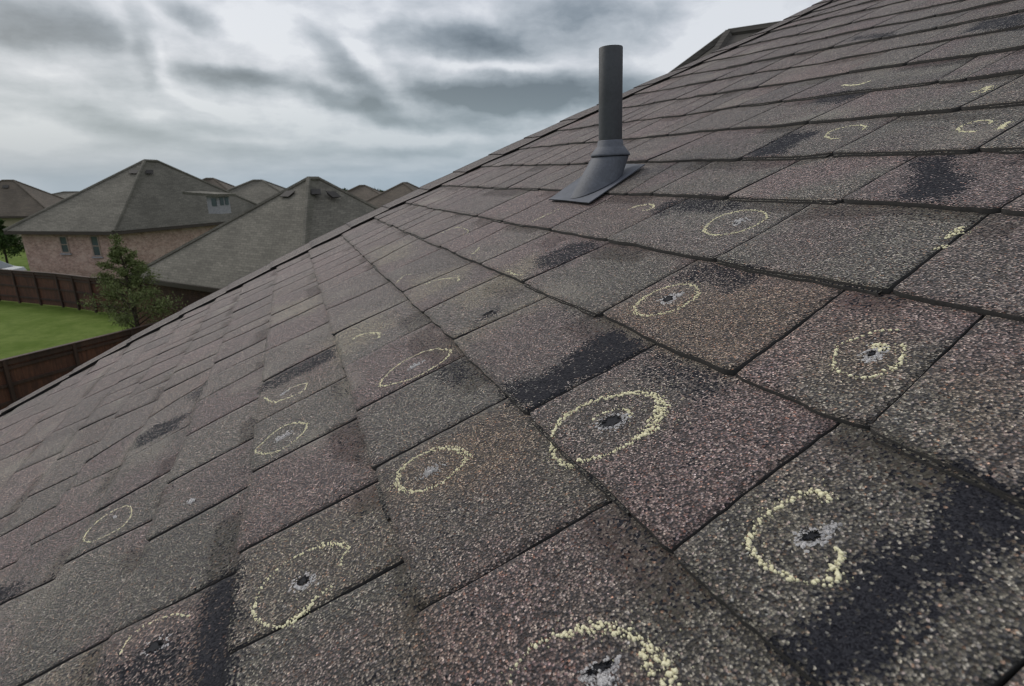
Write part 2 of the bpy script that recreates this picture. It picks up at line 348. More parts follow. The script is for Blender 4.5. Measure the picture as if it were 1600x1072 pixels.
# cuts of each row as (u_top, u_bottom), from the rake back to the far end
ROWS = {}
for k in range(KTOP, KBOT):
    c = sorted([(pp(*a)[0], pp(*b)[0]) for kk, a, b in CUTS if kk == k], key=lambda x: -(x[0] + x[1]))
    c = [(a + np.clip(b - a, -.16, .16) * .5 + 0, b - np.clip(b - a, -.16, .16) * 0 if abs(b - a) < .2 else a + (b - a) * .3) if abs(b - a) > .2 else (a, b) for a, b in c]
    vm_ = (lv(k, 5) + lv(k + 1, 5)) / 2; ur = float(rake(vm_))
    allc = []
    hi = ur
    if c:
        # from the rake to the first traced cut
        gap = ur - c[0][0]; n = max(0, int(round(gap / .42)) - 1)
        for i in range(n):
            x = ur - gap * (i + 1 + rng.uniform(-.2, .2)) / (n + 1); allc.append((x, x))
        for i, (a, b) in enumerate(c):
            if allc and allc[-1][0] - a < .14: continue
            if allc and allc[-1][0] - a > 1.35 and a > 2.4:
                n = int(round((allc[-1][0] - a) / .5)) - 1; a0 = allc[-1][0]
                for j in range(n): x = a0 - (a0 - a) * (j + 1) / (n + 1) + rng.uniform(-.08, .08); allc.append((x, x))
            allc.append((a, b))
        x = c[-1][0]
    else: x = ur
    while x > UMIN + 1:
        x -= rng.choice([.52, .6, .68, .75, .86]) * rng.uniform(.95, 1.05); allc.append((x, x + rng.uniform(-.02, .02)))
    ROWS[k] = allc
def tabs(k):
    c = ROWS[k]; out = []
    vm_ = (lv(k, 5) + lv(k + 1, 5)) / 2
    left = (float(rake(lv(k, 6))) + .02, float(rake(lv(k + 1, 6))) + .02)
    for a in c + [(UMIN, UMIN)]:
        out.append((a, left)); left = a
    return out                                    # ((u_lo_top,u_lo_bot),(u_hi_top,u_hi_bot))
TAB = {k: tabs(k) for k in ROWS}
THK = {k: [float(np.clip(rng.normal(.0058, .0009), .004, .0085)) for _ in TAB[k]] for k in ROWS}
def find(u, v):
    k = KTOP
    while k < KBOT - 1 and v < lv(k + 1, u): k += 1
    s = (lv(k, u) - v) / (lv(k, u) - lv(k + 1, u))
    for i, (lo, hi) in enumerate(TAB[k]):
        if u >= lo[0] * (1 - s) + lo[1] * s: return k, i, s
    return k, len(TAB[k]) - 1, s
def wob(u, v):                                   # gentle unevenness of the roofing, metres
    return .0011 * np.sin(u * 2.3 + v * 1.7) + .0009 * np.sin(u * 5.1 - v * 3.9 + 1.2) + .0005 * np.sin(u * 11 + v * 9)
def surf(u, v):
    k, i, s = find(u, v); return THK[k][i] * s + wob(u, v)

# --- patches of granule loss and colour, traced on the roof: kind, strength, outline
def poly(pts): return np.array([pp(*p) for p in pts])
PATCH = [
 ('bald', 1.0, [(783,604),(818,598),(850,590),(880,574),(893,555),(925,528),(965,516),(1012,540),(985,555),(905,602),(840,648),(822,645),(800,622)]),
 ('bald', 1.0, [(1225,1020),(1262,985),(1300,945),(1345,900),(1395,862),(1440,830),(1462,795),(1478,745),(1500,735),(1640,800),(1640,835),(1560,862),(1515,905),(1455,950),(1405,1000),(1370,1035),(1340,1062),(1300,1085),(1275,1085)]),
 ('bald', 1.0, [(322,920),(380,885),(376,1030),(372,1100),(300,1100),(306,1040),(312,985)]),
 ('bald', .62, [(150,1100),(172,1060),(200,1035),(235,1012),(285,985),(312,985),(306,1040),(300,1100)]),
 ('bald', .85, [(842,406),(882,385),(925,374),(944,383),(905,404),(862,426),(838,420),(835,412)]),
 ('bald', .8, [(1018,334),(1030,318),(1076,309),(1172,313),(1150,330),(1118,334),(1075,334),(1050,330),(1030,344)]),
 ('bald', .62, [(1090,411),(1140,412),(1195,425),(1168,448),(1128,454),(1092,440),(1050,438),(1060,428)]),
 ('bald', .97, [(1422,250),(1490,248),(1502,272),(1526,283),(1506,300),(1475,324),(1410,321),(1398,311),(1430,294),(1430,280)]),
 ('bald', .98, [(1236,206),(1284,204),(1264,216),(1232,236),(1218,246),(1160,248),(1195,228)]),
 ('bald', .9, [(1532,33),(1605,22),(1605,48),(1505,54)]),
 ('bald', .8, [(1338,59),(1400,52),(1395,60),(1330,66)]),
 ('bald', .82, [(404,607),(523,540),(528,558),(470,590),(415,617)]),
 ('bald', .6, [(676,584),(722,556),(748,586),(705,602)]),
 ('bald', .82, [(205,708),(217,686),(250,664),(297,644),(280,666),(225,698)]),
 ('bald', .65, [(292,622),(330,594),(320,618),(306,630)]),
 ('bald', .8, [(1262,165),(1284,150),(1360,142),(1314,163)]),
 ('bald', .45, [(1022,545),(1142,592),(1102,638),(1030,603),(1000,580)]),
 ('bald', .8, [(-10,928),(45,915),(20,940),(-10,952)]),
 ('bald', .5, [(1488,735),(1600,782),(1620,830),(1470,800)]),
 ('bald', .7, [(760,496),(780,482),(782,490),(750,510),(738,512)]),
 ('bald', .45, [(960,275),(985,255),(1005,256),(985,275)]),
 ('band', 1, [(1312,662),(1490,738),(1470,790),(1370,745),(1280,700)]),
 ('band', .9, [(957,784),(1035,850),(1010,875),(935,800)]),
 ('band', 1, [(632,880),(668,970),(645,975),(625,930),(600,900)]),
 ('band', 1, [(555,655),(585,735),(565,720),(515,715),(510,670)]),
 ('band', 1, [(670,508),(700,535),(700,552),(650,560),(632,545)]),
 ('band', 1, [(1266,321),(1390,330),(1360,345),(1235,345)]),
 ('band', 1, [(1320,455),(1400,468),(1385,490),(1290,485)]),
 ('band', 1, [(944,385),(1010,398),(990,415),(910,405)]),
 ('band', .8, [(1535,342),(1600,347),(1600,372),(1510,368)]),
 ('band', .7, [(780,437),(820,455),(790,470),(750,460)]),
 ('band', .8, [(860,366),(890,372),(860,390),(835,385)]),
 ('band', .8, [(232,855),(225,880),(205,900),(190,890),(200,860)]),
 ('band', .8, [(264,765),(262,785),(248,800),(240,780)]),
 ('band', .8, [(1125,252),(1300,247),(1240,260),(1080,268)]),
 ('band', .9, [(1410,183),(1560,178),(1520,190),(1380,192)]),
 ('brown', 1, [(960,480),(1060,465),(1180,440),(1290,460),(1230,530),(1150,585),(1050,545),(970,505)]),
 ('brown', 1, [(620,775),(640,735),(740,660),(800,650),(845,690),(800,735),(740,775),(680,790)]),
 ('brown', .7, [(1290,500),(1400,490),(1420,560),(1360,620),(1240,600)]),
 ('brown', .6, [(1440,600),(1600,540),(1600,700),(1480,680)]),
 ('brown', .5, [(600,960),(720,900),(850,960),(760,1040),(620,1040)]),
 ('tan', .8, [(690,540),(850,460),(870,470),(720,552)]),
 ('tan', .9, [(500,540),(590,490),(620,505),(530,565)]),
 ('tan', .8, [(640,440),(740,410),(720,440),(650,475)]),
 ('tan', .9, [(790,430),(835,400),(855,410),(820,440),(800,440)]),
 ('tan', .7, [(580,390),(640,375),(640,400),(590,420)]),
 ('tan', .7, [(430,480),(500,460),(490,490),(430,505)]),
 ('tan', .8, [(700,470),(790,420),(820,440),(730,490)]),
 ('tan', .6, [(1190,830),(1170,800),(1230,760),(1290,770)]),
 ('grey', 1, [(560,655),(725,560),(785,620),(590,735)]),
 ('grey', 1, [(840,450),(950,385),(1080,410),(930,495)]),
 ('grey', .8, [(620,800),(760,770),(950,780),(700,950),(640,900)]),
 ('grey', .8, [(1150,400),(1270,325),(1330,330),(1520,345),(1390,455),(1250,430)]),
 ('grey', .7, [(1400,460),(1540,345),(1610,350),(1610,500)]),
 ('grey', .8, [(0,950),(100,900),(370,890),(180,990),(0,1080)]),
 ('grey', .8, [(830,655),(1010,550),(1120,600),(1000,700),(900,730)]),
 ('grey', .8, [(1180,245),(1270,190),(1390,185),(1300,243)]),
 ('grey', .8, [(1320,243),(1410,185),(1600,180),(1520,245)]),
 ('purple', 1, [(390,745),(550,660),(580,735),(385,860)]),
 ('purple', 1, [(540,585),(700,520),(660,570),(560,650)]),
 ('purple', .8, [(720,535),(850,470),(1000,540),(900,560),(790,600)]),
 ('purple', .8, [(690,850),(950,790),(1040,880),(900,1000),(700,1000)]),
 ('purple', .7, [(860,360),(960,310),(1060,310),(950,375)]),
 ('purple', .7, [(1270,325),(1400,330),(1300,400),(1170,400)]),
]
PATCH = [(k, s, poly(p)) for k, s, p in PATCH]
def sdf(pts, P_):                                # signed distance, positive inside (plane units)
    d = np.full(len(pts), 1e9); ins = np.zeros(len(pts), bool); n = len(P_)
    for i in range(n):
        a, b = P_[i], P_[(i + 1) % n]; e = b - a; w = pts - a
        t = np.clip((w @ e) / (e @ e + 1e-12), 0, 1); q = w - t[:, None] * e; d = np.minimum(d, (q ** 2).sum(1))
        c = ((a[1] <= pts[:, 1]) & (b[1] > pts[:, 1])) | ((b[1] <= pts[:, 1]) & (a[1] > pts[:, 1]))
        x = a[0] + (pts[:, 1] - a[1]) / (e[1] if abs(e[1]) > 1e-12 else 1e-12) * e[0]; ins ^= c & (pts[:, 0] < x)
    d = np.sqrt(d); return np.where(ins, d, -d)
def lat(seed):
    g = np.random.default_rng(seed).random((64, 64))
    def f(x, y):
        xi = np.floor(x).astype(int); yi = np.floor(y).astype(int); fx = x - xi; fy = y - yi; fx = fx * fx * (3 - 2 * fx); fy = fy * fy * (3 - 2 * fy)
        G = lambda a, b: g[a % 64, b % 64]
        return (G(xi, yi) * (1 - fx) + G(xi + 1, yi) * fx) * (1 - fy) + (G(xi, yi + 1) * (1 - fx) + G(xi + 1, yi + 1) * fx) * fy
    return f
N1, N2, N3, N4 = lat(1), lat(2), lat(3), lat(4)
T_PUR = np.array([.126, .087, .080]); T_GRY = np.array([.102, .091, .073]); T_BRN = np.array([.128, .088, .056]); T_TAN = np.array([.185, .155, .100]); T_GRN = np.array([.088, .083, .070])
TCOL = {'brown': T_BRN, 'tan': T_TAN, 'grey': T_GRY, 'purple': T_PUR}

def build_roof_shingles(parent):
    VV, FF, TT, WW, UU, MI = [], [], [], [], [], []
    nv = 0
    for k in range(KTOP, KBOT):
        for i, (lo, hi) in enumerate(TAB[k]):
            th = THK[k][i]
            um = (lo[0] + hi[0]) / 2; vmid = float(lv(k, um))
            vis = (um > -.2) and (-4.3 < vmid < 9.5)
            near = vis and um < 4.5 and vmid > -2.5
            step = .028 if near else (.055 if vis else .5)
            w = max(hi[0] - lo[0], .05); hgt_ = float(lv(k, um) - lv(k + 1, um))
            nu = max(2, int(math.ceil(w / step))) + 1; ns = max(3, int(math.ceil(hgt_ * 1.12 / step))) + 1
            s = np.linspace(-.12, 1, ns); s[np.argmin(abs(s))] = 0
            t = np.linspace(0, 1, nu)
            S, Tt = np.meshgrid(s, t, indexing='ij')
            gapw = (.0027 if k < 9 else .0040) / H / 2
            ul = lo[0] * (1 - S) + lo[1] * S + gapw; uh = hi[0] * (1 - S) + hi[1] * S - gapw
            # ragged cut edges
            ph = rng.uniform(0, 50)
            jl = (N3(S * 14 + ph, S * 0 + ph) - .5) * .006; jh = (N3(S * 14 + ph + 20, S * 0 + ph) - .5) * .006
            U = (ul + jl) * (1 - Tt) + (uh + jh) * Tt
            jv = (N4(U * 9, U * 0 + k * 3.3) - .5) * .012 + (N4(U * 30, U * 0 + k * 1.3 + 9) - .5) * .007
            skew = rng.uniform(-.011, .011) * (Tt - .5) + rng.uniform(-.006, .006)
            V = lv(k, U) * (1 - S) + lv(k + 1, U) * S + (jv + skew) * np.clip(S, 0, 1) ** 4
            # rounded lower corners
            ed = np.minimum(Tt, 1 - Tt) * w
            V = V + np.where(S > .93, np.clip(.012 - ed, 0, 1) * .8, 0)
            curl = rng.uniform(0, .0012) * (np.abs(Tt - rng.uniform(.2, .8)) ** 2) * 3 * np.clip(S, 0, 1) ** 3
            Hh = th * np.clip(S, -.2, 1) + wob(U, V) + curl
            Hh = Hh - np.where((S >= .999), .0007, 0) - .0005 * (ed < .004)
            X = pw(U, V, Hh).reshape(-1, 3)
            pts = np.c_[U.ravel(), V.ravel()]; n = len(pts)
            # colours: blend of the tab's own mix with soft patches
            r = rng.random(); far = np.clip((U.ravel() - 2.2) / 3, 0, 1)
            a = N1(pts[:, 0] * 2.1 + i * 7.1, pts[:, 1] * 3.1 + k * 5.3); b2 = N2(pts[:, 0] * 5 + i * 3.1, pts[:, 1] * 5 + k * 2.2)
            m1 = np.clip((a * .7 + b2 * .3 - (.62 - .35 * r)) * 4, 0, 1)[:, None]
            tint = T_GRY * (1 - m1) + T_PUR * m1
            if rng.random() < .25: tint = tint * .75 + T_BRN * .25
            if rng.random() < .2: tint = tint * .4 + T_GRN * .6
            tint = tint * (1 - .6 * far[:, None]) + T_PUR * 1.12 * .6 * far[:, None]
            tint = tint * rng.uniform(.80, 1.2)
            wear = np.zeros((n, 3)); lite = np.zeros(n)
            if vis:
                bb = np.array([[pts[:, 0].min(), pts[:, 1].min()], [pts[:, 0].max(), pts[:, 1].max()]])
                jit = np.c_[N1(pts[:, 0] * 22, pts[:, 1] * 22) - .5, N2(pts[:, 0] * 22 + 9, pts[:, 1] * 22) - .5] * .05
                for kd, st, PP in PATCH:
                    if (PP.min(0) > bb[1] + .2).any() or (PP.max(0) < bb[0] - .2).any(): continue
                    # a patch belongs to one tab: clip it to the tabs that hold a good part of it
                    d = sdf(pts + jit * (1 if kd in ('bald', 'band') else 2), PP)
                    if kd == 'bald': wear[:, 0] = np.maximum(wear[:, 0], st * np.clip(.5 + d / .06, 0, 1))
                    elif kd == 'band': wear[:, 1] = np.maximum(wear[:, 1], st * np.clip(.5 + d / .02, 0, 1)); wear[:, 0] = np.maximum(wear[:, 0], .22 * st * np.clip(.5 + d / .03, 0, 1))
                    else:
                        q = (st * np.clip(.5 + d / .14, 0, 1) * .85)[:, None]; tint = tint * (1 - q) + TCOL[kd] * q
                        if kd == 'tan': lite = np.maximum(lite, q[:, 0] * .42)
                # smooth shadow-line bands below the course above, on many tabs
                if rng.random() < .55 and S.size:
                    fr = rng.uniform(.35, .8); x0 = 0 if rng.random() < .6 else 1 - fr; dep = rng.uniform(.12, .3)
                    tt = Tt.ravel() - x0; ss = S.ravel()
                    q = np.clip(np.minimum(np.minimum(tt, fr - tt) * w / .03, (dep - ss) * hgt_ / .02) + .5, 0, 1)
                    wear[:, 1] = np.maximum(wear[:, 1], q * .9); wear[:, 0] = np.maximum(wear[:, 0], q * .2)
                wear[:, 0] += .10 * np.clip(N3(pts[:, 0] * 6, pts[:, 1] * 6) - .6, 0, 1) * 2.5
                wear[:, 2] = .55 * np.clip(N4(pts[:, 0] * 3 + 4, pts[:, 1] * 4.5) - .69, 0, 1) * 4 * (um > 1.6) + lite
            base = nv
            VV.append(X); TT.append(tint); WW.append(wear); UU.append(pts * H); nv += n
            idx = np.arange(n).reshape(ns, nu) + base
            q = np.stack([idx[:-1, :-1], idx[1:, :-1], idx[1:, 1:], idx[:-1, 1:]], -1).reshape(-1, 4)
            FF.append(q); MI.append(np.zeros(len(q), int))
            # skirt: butt edge and the two cut edges
            ring = np.concatenate([idx[:, 0], idx[-1, 1:], idx[::-1, -1][1:]])
            loc = ring - base
            Ub, Vb = U.ravel()[loc], V.ravel()[loc]
            low = pw(Ub, Vb, -.0046 + wob(Ub, Vb))
            VV.append(low); m_ = len(ring); TT.append(np.tile([.05, .045, .04], (m_, 1))); WW.append(np.tile([.5, .5, 0], (m_, 1))); UU.append(np.c_[Ub, Vb] * H)
            li = np.arange(m_) + nv; nv += m_
            q = np.stack([ring[:-1], li[:-1], li[1:], ring[1:]], -1); FF.append(q); MI.append(np.ones(len(q), int))
            # lower ply of the laminated tab, a few millimetres proud of the butt edge
            if near and rng.random() < .35 or (k in (4, 5, 6, 7) and vis and rng.random() < .55):
                a0, a1 = sorted(rng.uniform(-.05, 1.05, 2));
                a0, a1 = (a0 + .03, a1 - .03) if a1 - a0 > .35 else (.03, .97)
                a0, a1 = max(a0, 0), min(a1, 1)
                mm = max(3, int((a1 - a0) * w / .03)) + 1; tq = np.linspace(a0, a1, mm)
                us = (lo[1]) * (1 - tq) + (hi[1]) * tq
                jj = (N4(us * 14, us * 0 + k) - .5) * .012
                vb = lv(k + 1, us) - .0028 / H + jj; vt = lv(k + 1, us) + .03
                hA = th * .5 + wob(us, vb)
                A_ = pw(us, vt, hA - .0002); B_ = pw(us, vb, hA); C_ = pw(us, vb, -.0046 + wob(us, vb))
                VV += [A_, B_, C_]
                for arr in (vt, vb, vb): TT.append(np.tile(T_GRY * .9, (mm, 1))); WW.append(np.tile([.35, .2, 0], (mm, 1))); UU.append(np.c_[us, arr] * H)
                ia = np.arange(mm) + nv; ib = ia + mm; ic = ib + mm; nv += 3 * mm
                q = np.stack([ia[:-1], ib[:-1], ib[1:], ia[1:]], -1); FF.append(q); MI.append(np.zeros(len(q), int))
                q = np.stack([ib[:-1], ic[:-1], ic[1:], ib[1:]], -1); FF.append(q); MI.append(np.ones(len(q), int))
    V_ = np.concatenate(VV); F_ = np.concatenate(FF); T_ = np.concatenate(TT); W_ = np.concatenate(WW); U_ = np.concatenate(UU); MI_ = np.concatenate(MI)
    o = fast_mesh('roof', V_, F_, parent, [M['shingle'], M['edge']], MI_, T_, W_, U_)
    return o
def fast_mesh(name, V_, F_, parent, mats, MI_, T_, W_, U_):
    iv = ROOTS[parent.name]; V_ = V_ @ iv[0].T + iv[1]
    me = bpy.data.meshes.new(name)
    me.vertices.add(len(V_)); me.vertices.foreach_set('co', V_.astype('f').ravel())
    me.loops.add(len(F_) * 4); me.loops.foreach_set('vertex_index', F_.astype('i').ravel())
    me.polygons.add(len(F_)); me.polygons.foreach_set('loop_start', np.arange(len(F_), dtype='i') * 4)
    me.polygons.foreach_set('loop_total', np.full(len(F_), 4, 'i'))
    for m in mats: me.materials.append(m)
    me.polygons.foreach_set('material_index', MI_.astype('i'))
    me.update(calc_edges=True)
    a = me.attributes.new('tint', 'FLOAT_COLOR', 'POINT'); a.data.foreach_set('color', np.c_[T_, np.ones(len(T_))].astype('f').ravel())
    a = me.attributes.new('wear', 'FLOAT_COLOR', 'POINT'); a.data.foreach_set('color', np.c_[W_, np.ones(len(W_))].astype('f').ravel())
    uvl = me.uv_layers.new(name='UVMap'); uvl.data.foreach_set('uv', U_[F_.ravel()].astype('f').ravel())
    me.validate()
    o = bpy.data.objects.new(name, me); COL.objects.link(o); o.parent = parent; return o

yaw = math.atan2(D1[1], D1[0])
ctr = pw(-9.0, -5.0); HOME = root('house', (ctr[0], ctr[1], 0), yaw, 'house whose weathered brown shingle roof fills the foreground, its hail damage ringed in yellow chalk', 'house')
roof = build_roof_shingles(HOME)
roof['label'] = 'weathered brown and grey laminated shingle roof slope with bald patches'
ROOTS[roof.name] = ROOTS[HOME.name]
# underlay sheet just under the shingles
VE_ = float(LINE[KBOT][0]); VT_ = float(LINE[KTOP][0])
vs = np.linspace(VE_, VT_, 40); ur_ = outer(vs) - .02
a = pw(np.full(40, UMIN), vs, -.0085 + 0 * vs); b = pw(ur_, vs, -.0085 + 0 * vs)
part('roof_underlay', np.r_[a, b], [(i, 40 + i, 41 + i, i + 1) for i in range(39)], M['under'], roof)

# rake caps: overlapping pieces along the gable edge
def cap_strip():
    VV, FF, TT, WW, UU, MI = [], [], [], [], [], []; nv = 0
    v = VE_
    while v < VT_:
        L = .62 * rng.uniform(.97, 1.03); n = 8 if -4.5 < v < 9 else 2
        vv = np.linspace(v - .03, v + L, n); nt = 7; t = np.linspace(0, 1, nt); Vg, Tg = np.meshgrid(vv, t, indexing='ij')
        lift = np.linspace(.0035, 0, n)[:, None]     # lower end lies on the piece below
        jr = (N4(Vg * 8, Vg * 0 + 2) - .5) * .008 + rng.uniform(-.003, .003)
        Ug = (rake(Vg) + jr) * (1 - Tg) + (outer(Vg) + jr * .4) * Tg
        Hg = CAPH - .0045 + lift + .004 * np.sin(Tg * math.pi * .6) + wob(Ug, Vg)
        X = pw(Ug, Vg, Hg).reshape(-1, 3); m_ = len(X)
        ti = np.where(Tg.ravel()[:, None] > -1, T_PUR * .5 + T_GRY * .5, 0) * rng.uniform(.85, 1.12); VV.append(X); TT.append(ti * np.ones((m_, 1)))
        we = np.zeros((m_, 3)); we[:, 1] = .35; we[:, 0] = .08; WW.append(we); UU.append(np.c_[Ug.ravel(), Vg.ravel()] * H + .3)
        idx = np.arange(m_).reshape(n, nt) + nv; nv += m_
        q = np.stack([idx[:-1, :-1], idx[:-1, 1:], idx[1:, 1:], idx[1:, :-1]], -1).reshape(-1, 4); FF.append(q); MI.append(np.zeros(len(q), int))
        ring = np.concatenate([idx[::-1, 0], idx[0, 1:], idx[1:, -1]]); loc = ring - idx[0, 0]
        low = pw(Ug.ravel()[loc], Vg.ravel()[loc], Hg.ravel()[loc] - np.where(Tg.ravel()[loc] < .01, .006, np.where(Tg.ravel()[loc] > .99, .02, .0085)))
        VV.append(low); k_ = len(ring); TT.append(np.tile([.03, .03, .03], (k_, 1))); WW.append(np.zeros((k_, 3))); UU.append(np.c_[Ug.ravel()[loc], Vg.ravel()[loc]] * H)
        li = np.arange(k_) + nv; nv += k_
        q = np.stack([ring[:-1], ring[1:], li[1:], li[:-1]], -1); FF.append(q); MI.append(np.ones(len(q), int))
        v += L
    return fast_mesh('rake_cap', np.concatenate(VV), np.concatenate(FF), roof, [M['shingle'], M['edge']], np.concatenate(MI), np.concatenate(TT), np.concatenate(WW), np.concatenate(UU))
cap_strip()

# ------------------------------------------------------------------ chalk marks and hail bruises (sub-parts of the roof)
def blob_cluster(name, items, mat, label=None):
    """flat irregular crumbs pressed on the granules; items = (u, v, radius_m, lift_m)"""
    mb = MB(); r_ = random.Random(hash(name) % 1000 + len(items))
    for (u, v, r, lift) in items:
        n = 6; h = surf(u, v); ph = r_.uniform(0, 6.28); el = r_.uniform(.65, 1.0)
        ring = []; 
        for j in range(n):
            q = ph + 2 * math.pi * j / n; rr = r * r_.uniform(.55, 1.25)
            ring.append((u + rr * math.cos(q) / H, v + rr * el * math.sin(q) / H, h + .0001))
        inn = [(u + (a - u) * .6, v + (b - v) * .6, h + .0006 + lift * r_.uniform(.75, 1.1)) for a, b, _ in ring]
        pts = [pw(*p) for p in ring + inn] + [pw(u, v, h + .0006 + lift * 1.15)]
        f = [(j, (j + 1) % n, n + (j + 1) % n, n + j) for j in range(n)] + [(n + j, n + (j + 1) % n, 2 * n) for j in range(n)]
        mb.add(pts, f)
    o = part(name, mb.v, mb.f, mat, roof)
    if label: o['label'] = label
    return o
def chalk(points, widths, closed=False, name='chalk_circle', label=None, density=1.0, size=None):
    q = [np.array(pp(*p)) for p in points]
    if isinstance(widths, (int, float)): widths = [widths] * len(points)
    if closed: q.append(q[0]); points = points + [points[0]]; widths = list(widths) + [widths[0]]
    items = []; r_ = random.Random(int(points[0][0] * 7 + points[0][1]))
    for i in range(len(q) - 1):
        # catmull-rom through the traced points
        p0 = q[i - 1] if i > 0 else (q[-2] if closed else q[i]); p1, p2 = q[i], q[i + 1]
        p3 = q[i + 2] if i + 2 < len(q) else (q[1] if closed else q[i + 1])
        L = np.linalg.norm(p2 - p1) * H
        depth = H / (np.array([(points[i][0] - CX) / F, (points[i][1] - CY) / F, 1]) @ _n)
        wm = (widths[i] + widths[i + 1]) / 2 * depth / F * 1.25   # stroke width in metres
        wm = min(max(wm, .0024), .015)
        rad = size or min(max(.0017, depth * .0022), .0026)
        cnt = max(3, int(L * wm / (rad * rad * (2.5 if widths[i] < 11 else 1.9)) * density)); cnt = max(cnt, int(L / (rad * (1.7 if density >= 1 else 2.1))))
        for j in range(cnt):
            t = (j + r_.random()) / cnt
            c = .5 * ((2 * p1) + (-p0 + p2) * t + (2 * p0 - 5 * p1 + 4 * p2 - p3) * t * t + (-p0 + 3 * p1 - 3 * p2 + p3) * t ** 3)
            off = (r_.random() - .5 + (r_.random() - .5) * .8) * max(wm - rad, .0004) / H; a = r_.uniform(0, math.pi)
            tg = p2 - p1; nrm = np.array([-tg[1], tg[0]]) / (np.linalg.norm(tg) + 1e-9); c = c + nrm * off
            items.append((c[0], c[1], rad * r_.choice([.4, .6, .8, 1.0, 1.25]), .00035))
            if r_.random() < .45:
                o2 = r_.gauss(0, .9) * wm / H; items.append((c[0] + nrm[0] * o2, c[1] + nrm[1] * o2, rad * r_.uniform(.25, .45), .0004))
    return blob_cluster(name, items, M['chalk'], label)
chalk([(866,686),(885,658),(925,633),(960,622),(990,616),(1012,618),(1032,626),(1035,641),(1025,661),(1012,678),(990,693),(960,711),(930,723),(905,727),(885,728),(870,718),(866,706)],
      [8,7,7,7,8,9,13,16,16,12,7,6,7,8,9,8,7], True, label='large thick double chalk ring around the deep dark bruise', density=1.25)
chalk([(927,661),(940,652),(960,645),(975,642),(986,648),(985,655)], [3,4,4,5,8,6], name='chalk_mark')
chalk([(1410,541),(1412,551),(1410,563),(1400,576),(1387,585),(1370,592),(1350,595),(1330,591),(1312,585),(1302,576),(1305,561),(1310,545),(1322,538),(1340,532),(1355,525),(1375,519),(1390,518),(1405,518)],
      [6,6,6,8,8,6,5,5,5,6,4,4,3,3,4,5,5,5], label='chalk ring around the pale splash with a chalk dot in it')
chalk([(1366,548),(1372,541),(1378,545),(1384,552)], [10,13,12,8], name='chalk_mark')
chalk([(992,488),(1000,475),(1017,463),(1040,452),(1065,446),(1082,447),(1091,453),(1090,463),(1077,475),(1057,487),(1037,494),(1015,498),(997,495)], [6,5,4,4,4,4,5,5,5,4,4,5,6], True)
chalk([(1102,365),(1107,355),(1122,343),(1142,335),(1170,330),(1190,333),(1199,339),(1192,348),(1175,358),(1150,367),(1125,371),(1107,369)], [5,4,3,3,3,3,4,3,3,3,4,5], True)
chalk([(625,748),(630,736),(647,721),(670,708),(692,702),(712,703),(730,711),(730,723),(715,738),(700,753),(680,765),(660,772),(640,773),(625,766)], [9,7,6,6,7,7,10,7,5,4,5,6,7,9], True)
chalk([(402,951),(405,939),(417,916),(440,891),(465,873),(492,860),(502,855),(520,853),(540,854),(545,862),(537,870),(535,884)], [5,5,4,4,4,5,8,9,9,8,6,3], density=.9)
chalk([(524,917),(512,924),(500,936),(490,946),(475,964),(460,976),(445,983),(425,983),(410,976),(401,964),(402,951)], [6,3,5,12,15,12,6,5,6,7,5], name='chalk_circle')
chalk([(1300,791),(1292,779),(1262,777),(1237,789),(1213,803),(1193,817),(1181,838),(1173,854),(1177,872),(1197,892),(1217,904),(1241,916),(1262,922),(1282,922),(1302,918),(1314,902),(1314,882),(1310,864)],
      [9,12,10,8,7,8,10,12,10,10,10,9,7,8,17,20,14,8], label='thick chalk ring left open on its right side, beside the large bald patch', density=1.0)
chalk([(800,1078),(810,1054),(820,1036),(832,1021),(845,1013),(867,1003),(892,994),(920,988),(945,985),(970,990),(997,999),(1017,1016),(1032,1034),(1042,1049),(1045,1069),(1042,1100),(1025,1135),(985,1160)],
      [8,8,7,7,6,10,13,15,16,16,13,12,18,20,22,22,20,16], label='thick chalk ring cut off by the lower edge of the photo', density=1.0)
chalk([(1002,1022),(1008,1034),(1016,1046),(1020,1060)], [12,14,16,12], name='chalk_mark')
chalk([(402,708),(410,698),(427,681),(445,668),(465,662),(480,665),(475,678),(460,693),(442,706),(422,713),(410,712)], [3,3,3,3,3,4,3,3,3,4,4], True)
chalk([(597,606),(605,593),(625,573),(650,558),(675,548),(700,547),(704,551),(695,563),(675,578),(650,593),(625,602),(605,608)], [5,4,3,3,3,4,5,4,3,3,3,4], True)
chalk([(481,600),(462,605),(445,616)], 2.5, name='chalk_mark'); 
chalk([(481,600),(475,611),(460,620),(440,628),(430,631),(415,625)], [3,3,3,4,4,3])
chalk([(552,534),(562,527),(580,522),(592,523),(594,529)], [3,3,4,5,4])
chalk([(138,841),(136,848),(143,852),(152,849),(170,840),(192,826),(205,810),(207,797),(200,793),(180,801),(160,815),(145,831)], 2.2, True)
chalk([(195,1030),(200,1020),(207,1008),(222,991),(240,979),(258,970),(278,964),(298,966)], 3)
chalk([(1345,206),(1352,201),(1342,197),(1320,200),(1300,206),(1290,215),(1300,219),(1312,219)], [3,4,3,3,4,4,4,3])
chalk([(1525,209),(1507,210),(1497,205),(1510,197),(1530,191),(1550,191),(1547,196)], [3,4,4,3,4,4,5])
chalk([(1558,207),(1566,202),(1574,194),(1570,199),(1562,206)], 6, name='chalk_mark')
chalk([(982,329),(990,324),(1005,321),(1018,320),(1022,325),(1012,331),(1003,330)], [3,4,4,5,5,2,2], name='chalk_mark')
chalk([(1318,136),(1332,137),(1348,135),(1360,130)], [4,5,4,3], name='chalk_mark')
chalk([(1517,147),(1532,142),(1547,136),(1540,144),(1530,148)], [4,6,6,5,3], name='chalk_mark')
